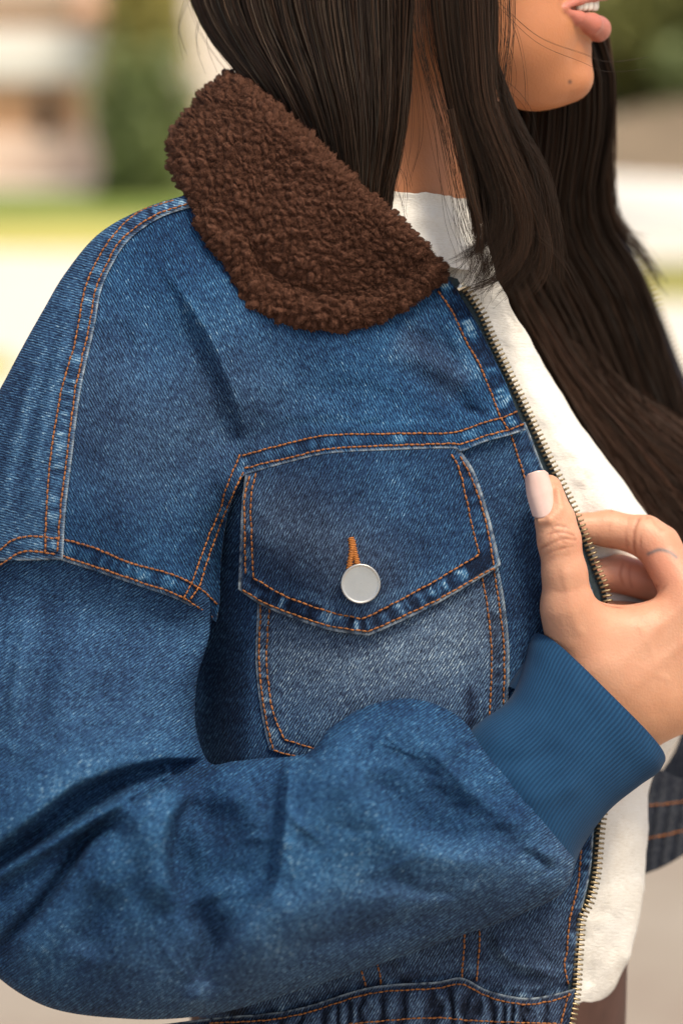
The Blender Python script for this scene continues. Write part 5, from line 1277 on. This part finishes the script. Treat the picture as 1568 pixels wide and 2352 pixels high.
# ------------------------------------------------------------------ the place
def ground_mat(name, stops, scale, rough=0.9):
    m, nt, b = new_mat(name); q = NB(nt); oc = q.n('TexCoord').outputs['Object']
    f = q.math('ADD', q.math('MULTIPLY', q.noise(oc, scale, 4, 0.6), 0.7), q.math('MULTIPLY', q.noise(oc, scale * 9, 3), 0.3))
    q.link(q.ramp(f, stops), b.inputs['Base Color']); b.inputs['Roughness'].default_value = rough; return m
M['paving'] = ground_mat('paving', [(0.35, (0.36, 0.28, 0.22)), (0.5, (0.42, 0.35, 0.28)), (0.65, (0.46, 0.39, 0.32))], 1.6)  # beige brick tone, kept darker too: near shade put into the colour
M['concrete'] = ground_mat('sunlit_concrete', [(0.3, (0.53, 0.50, 0.44)), (0.7, (0.60, 0.575, 0.52))], 0.6)  # concrete farther off, its sunlit brightness put into the colour
M['lawn_green'] = ground_mat('lawn_green', [(0.3, (0.11, 0.17, 0.030)), (0.7, (0.19, 0.25, 0.05))], 0.8)
M['lawn_dry'] = ground_mat('lawn_dry', [(0.3, (0.36, 0.34, 0.08)), (0.7, (0.50, 0.45, 0.14))], 0.8)
M['brick_wall'] = ground_mat('brick_wall', [(0.3, (0.55, 0.30, 0.16)), (0.7, (0.68, 0.42, 0.26))], 1.2)
M['stone_pink'] = ground_mat('pinkish_stone', [(0.3, (0.68, 0.50, 0.40)), (0.7, (0.76, 0.60, 0.50))], 0.8)
M['stone_white'] = ground_mat('white_stone', [(0.3, (0.80, 0.77, 0.72)), (0.7, (0.85, 0.83, 0.80))], 0.8)
M['dark_opening'] = plain('dark_glass', (0.05, 0.035, 0.03), 0.2)
M['leaf_olive'] = ground_mat('leaf_olive', [(0.3, (0.12, 0.135, 0.030)), (0.7, (0.22, 0.215, 0.060))], 2.0, 0.6)
M['leaf_green'] = ground_mat('leaf_green', [(0.3, (0.10, 0.14, 0.045)), (0.7, (0.18, 0.22, 0.075))], 2.0, 0.6)
M['leaf_yellow'] = ground_mat('leaf_yellow', [(0.3, (0.28, 0.25, 0.06)), (0.7, (0.42, 0.36, 0.11))], 2.0, 0.6)
M['bark'] = ground_mat('bark', [(0.3, (0.10, 0.07, 0.05)), (0.7, (0.19, 0.14, 0.10))], 6.0)

def quad_on_ground(name, corners, h, mat):
    """a ground sheet through ground points, with short sides so that it has an edge"""
    P = np.array(corners, dtype=float); P[:, 2] = h; n = len(P); B_ = P.copy(); B_[:, 2] = h - 0.003
    o = mesh(name, np.vstack([P, B_]), [list(range(n))] + [[i, i + n, (i + 1) % n + n, (i + 1) % n] for i in range(n)], mat, smooth=False); o['kind'] = 'structure'; return o
o = mesh('ground', [(-250, -60, 0), (250, -60, 0), (250, 400, 0), (-250, 400, 0)], np.array([[0, 1, 2, 3]]), M['concrete'], smooth=False); o['kind'] = 'structure'
g = ground_at
yb = lambda py: g(784, py)[1]
quad_on_ground('paving', [(-14, -14, 0), (14, -14, 0), (14, yb(1550), 0), (-14, yb(1550), 0)], 0.004, M['paving'])
quad_on_ground('lawn', [(-60, yb(505), 0), (0.2, yb(505), 0), (0.2, yb(440), 0), (-60, yb(440), 0)], 0.008, M['lawn_green'])
quad_on_ground('lawn', [(-60, yb(575), 0), (0.0, yb(575), 0), (0.0, yb(505) - 0.01, 0), (-60, yb(505) - 0.01, 0)], 0.004, M['lawn_dry'])
quad_on_ground('lawn', [(0.9, yb(690), 0), (40, yb(690), 0), (40, yb(600), 0), (0.9, yb(600), 0)], 0.004, M['lawn_dry'])
quad_on_ground('lawn', [(-40, yb(868), 0), (g(34, 868)[0], yb(868), 0), (g(30, 815)[0], yb(815), 0), (-40, yb(815), 0)], 0.004, M['lawn_dry'])

def block(name, lo, hi, mat, parent, bev=0.01):
    (x0, y0, z0), (x1, y1, z1) = lo, hi
    V = [(x0, y0, z0), (x1, y0, z0), (x1, y1, z0), (x0, y1, z0), (x0, y0, z1), (x1, y0, z1), (x1, y1, z1), (x0, y1, z1)]
    F = [[0, 3, 2, 1], [4, 5, 6, 7], [0, 1, 5, 4], [1, 2, 6, 5], [2, 3, 7, 6], [3, 0, 4, 7]]
    o = mesh(name, V, F, mat, parent, smooth=False)
    b = o.modifiers.new('bevel', 'BEVEL'); b.width = bev; b.segments = 2; return o
def at_y(px, py, Y):
    d = FWD + (px - 784) * K * RIGHT + (1176 - py) * K * UP; t_ = (Y - CAM[1]) / d[1]; return CAM + d * t_
YB = 18.6
bl = empty('brick_building', 'low banded building of orange brick and pale stone beyond the lawn', 'building', (-6, YB, 0))
xr = at_y(243, 300, YB)[0]; zat = lambda py: at_y(100, py, YB)[2]
block('plinth', (-30, YB, 0), (xr, YB + 8, zat(304)), M['stone_pink'], bl, 0.02)
block('brick_course', (-30, YB + 0.06, zat(304) + 0.002), (xr - 0.05, YB + 8, zat(188)), M['brick_wall'], bl)
block('stone_band', (-30, YB - 0.05, zat(188) + 0.002), (xr, YB + 8, zat(68)), M['stone_white'], bl)
block('brick_course', (-30, YB + 0.06, zat(68) + 0.002), (xr - 0.05, YB + 8, zat(28)), M['brick_wall'], bl)
block('parapet', (-30, YB - 0.03, zat(28) + 0.002), (xr - 0.25, YB + 8, zat(28) + 1.6), M['stone_pink'], bl)
for px0, px1 in ((82, 128), (-260, -180), (-560, -480)):
    block('opening', (at_y(px0, 300, YB)[0], YB + 0.0, zat(318)), (at_y(px1, 300, YB)[0], YB + 0.1, zat(215)), M['dark_opening'], bl)
block('pier', (at_y(196, 300, YB)[0], YB - 0.09, 0.0), (at_y(236, 300, YB)[0], YB + 0.06, zat(187)), M['stone_pink'], bl)
YW = 22.0
wb = empty('white_building', 'plain off-white rendered building behind the clipped hedge column', 'building', (-1.2, YW, 0))
x0 = at_y(408, 200, YW)[0]
x1 = at_y(980, 200, YW)[0]
block('wall', (x0, YW, 0), (x1, YW + 6, 5.0), M['stone_white'], wb); block('cornice', (x0 - 0.1, YW - 0.1, 5.002), (x1 + 0.1, YW + 6.1, 5.2), M['stone_white'], wb); block('plinth', (x0 - 0.03, YW - 0.04, 0), (x1 + 0.02, YW - 0.002, 0.5), M['stone_pink'], wb)

def foliage(name, centre, rad, n, size, mat, parent, squeeze=None, seed=1):
    r_ = np.random.default_rng(seed); P = r_.normal(size=(n, 3)); P /= np.linalg.norm(P, axis=1)[:, None]
    P *= (r_.random((n, 1)) ** 0.4); lump = 1 + 0.28 * np.sin(P[:, :1] * 7 + seed) * np.sin(P[:, 2:] * 6 + 2) + 0.15 * np.sin(P[:, 1:2] * 11)
    P = P * lump * np.asarray(rad) + np.asarray(centre)
    A = r_.normal(size=(n, 3)); A /= np.linalg.norm(A, axis=1)[:, None]; B_ = np.cross(A, r_.normal(size=(n, 3))); B_ /= np.linalg.norm(B_, axis=1)[:, None]
    s_ = size * r_.uniform(0.6, 1.3, (n, 1)); V = np.stack([P - A * s_, P + B_ * s_ * 0.45, P + A * s_, P - B_ * s_ * 0.45], 1)
    i = (np.arange(n) * 4)[:, None]; return mesh(name, V.reshape(-1, 3), i + np.array([[0, 1, 2, 3]]), mat, parent, smooth=False)
def trunk(parent, x, y, h, r, seed=3):
    C = np.stack([x + 0.05 * np.sin(np.linspace(0, 3, 10) + seed), np.full(10, y) + 0.04 * np.cos(np.linspace(0, 4, 10)), np.linspace(0, h, 10)], 1)
    V, F = tube(C, np.linspace(r, r * 0.5, 10), 10); return mesh('trunk', V, F, M['bark'], parent)
# clipped column beside the white building
def tree(name, label, px, Y, base_w_px, ztop, mat, seed, zlow=0.15, n=5200, size=0.055, group=None, dy=0.45):
    xc = at_y(px, 300, Y)[0]; w = base_w_px * K * (Y + 1) * 0.5
    t_ = empty(name, label, 'tree', (xc, Y, 0), group); trunk(t_, xc, Y, (zlow + ztop) * 0.6, max(0.04, w * 0.14), seed)
    hh = (ztop - zlow) * 0.5
    foliage('crown', (xc, Y, zlow + hh), (w * 1.08, dy, hh * 1.08), n, size, mat, t_, seed=seed); return t_
tree('columnar_tree', 'narrow dense green column tree at the edge of the lawn', 330, 17.2, 205, at_y(330, 130, 17.2)[2], M['leaf_green'], 11, -0.35, 9000)
tree('columnar_tree', 'taller yellow-green column tree touching the white building', 336, 18.2, 190, at_y(372, -260, 18.2)[2], M['leaf_yellow'], 17, 0.7, 9000)
tree('broad_tree', 'broad olive-green tree behind the low pale wall', 1560, 19.5, 760, at_y(1500, -420, 19.5)[2], M['leaf_olive'], 23, 0.05, 15000, 0.11, dy=1.4)
tree('broad_tree', 'dark olive shrub-like tree with crown near the ground', 1760, 17.5, 420, at_y(1500, 60, 17.5)[2], M['leaf_green'], 29, 0.2, 6000, 0.08, dy=0.9)
# low curved pale wall beyond the dry grass, earth bank behind it
lw = empty('low_wall', 'low curved white wall edging a planted bank', 'wall', (3.4, 13.8, 0))
nW = 60; th = np.linspace(-0.9, 1.2, nW); cxw, cyw, Rw = at_y(1500, 500, 16.4)[0] + 1.4, 16.6, 3.0
rows = []
ztop = at_y(1500, 432, 13.8)[2]
for rr, zz in ((Rw, 0), (Rw, ztop - 0.03), (Rw - 0.03, ztop), (Rw - 0.35, ztop), (Rw - 0.38, ztop - 0.03), (Rw - 0.38, 0)):
    rows.append(np.stack([cxw + rr * np.sin(th - 0.15), cyw - rr * np.cos(th - 0.15), np.full(nW, zz) * (1 + 0 * th)], 1))
mesh('wall', np.vstack(rows), grid_faces(6, nW), M['stone_white'], lw, smooth=False)
nb_ = 30; rr = np.linspace(0, Rw - 0.4, 12); aa = np.linspace(0, 2 * np.pi, nb_, endpoint=False)
bank = np.stack([cxw + rr[:, None] * np.cos(aa)[None], cyw + rr[:, None] * np.sin(aa)[None], np.broadcast_to((ztop + 0.5 * (1 - (rr / rr[-1]) ** 2))[:, None] - 0.06, (12, nb_)) + 0.05 * rng.normal(size=(12, nb_))], -1)
mesh('bank', bank, grid_faces(12, nb_, wrap=True), ground_mat('earth', [(0.3, (0.13, 0.095, 0.06)), (0.7, (0.24, 0.18, 0.12))], 2.0), lw)
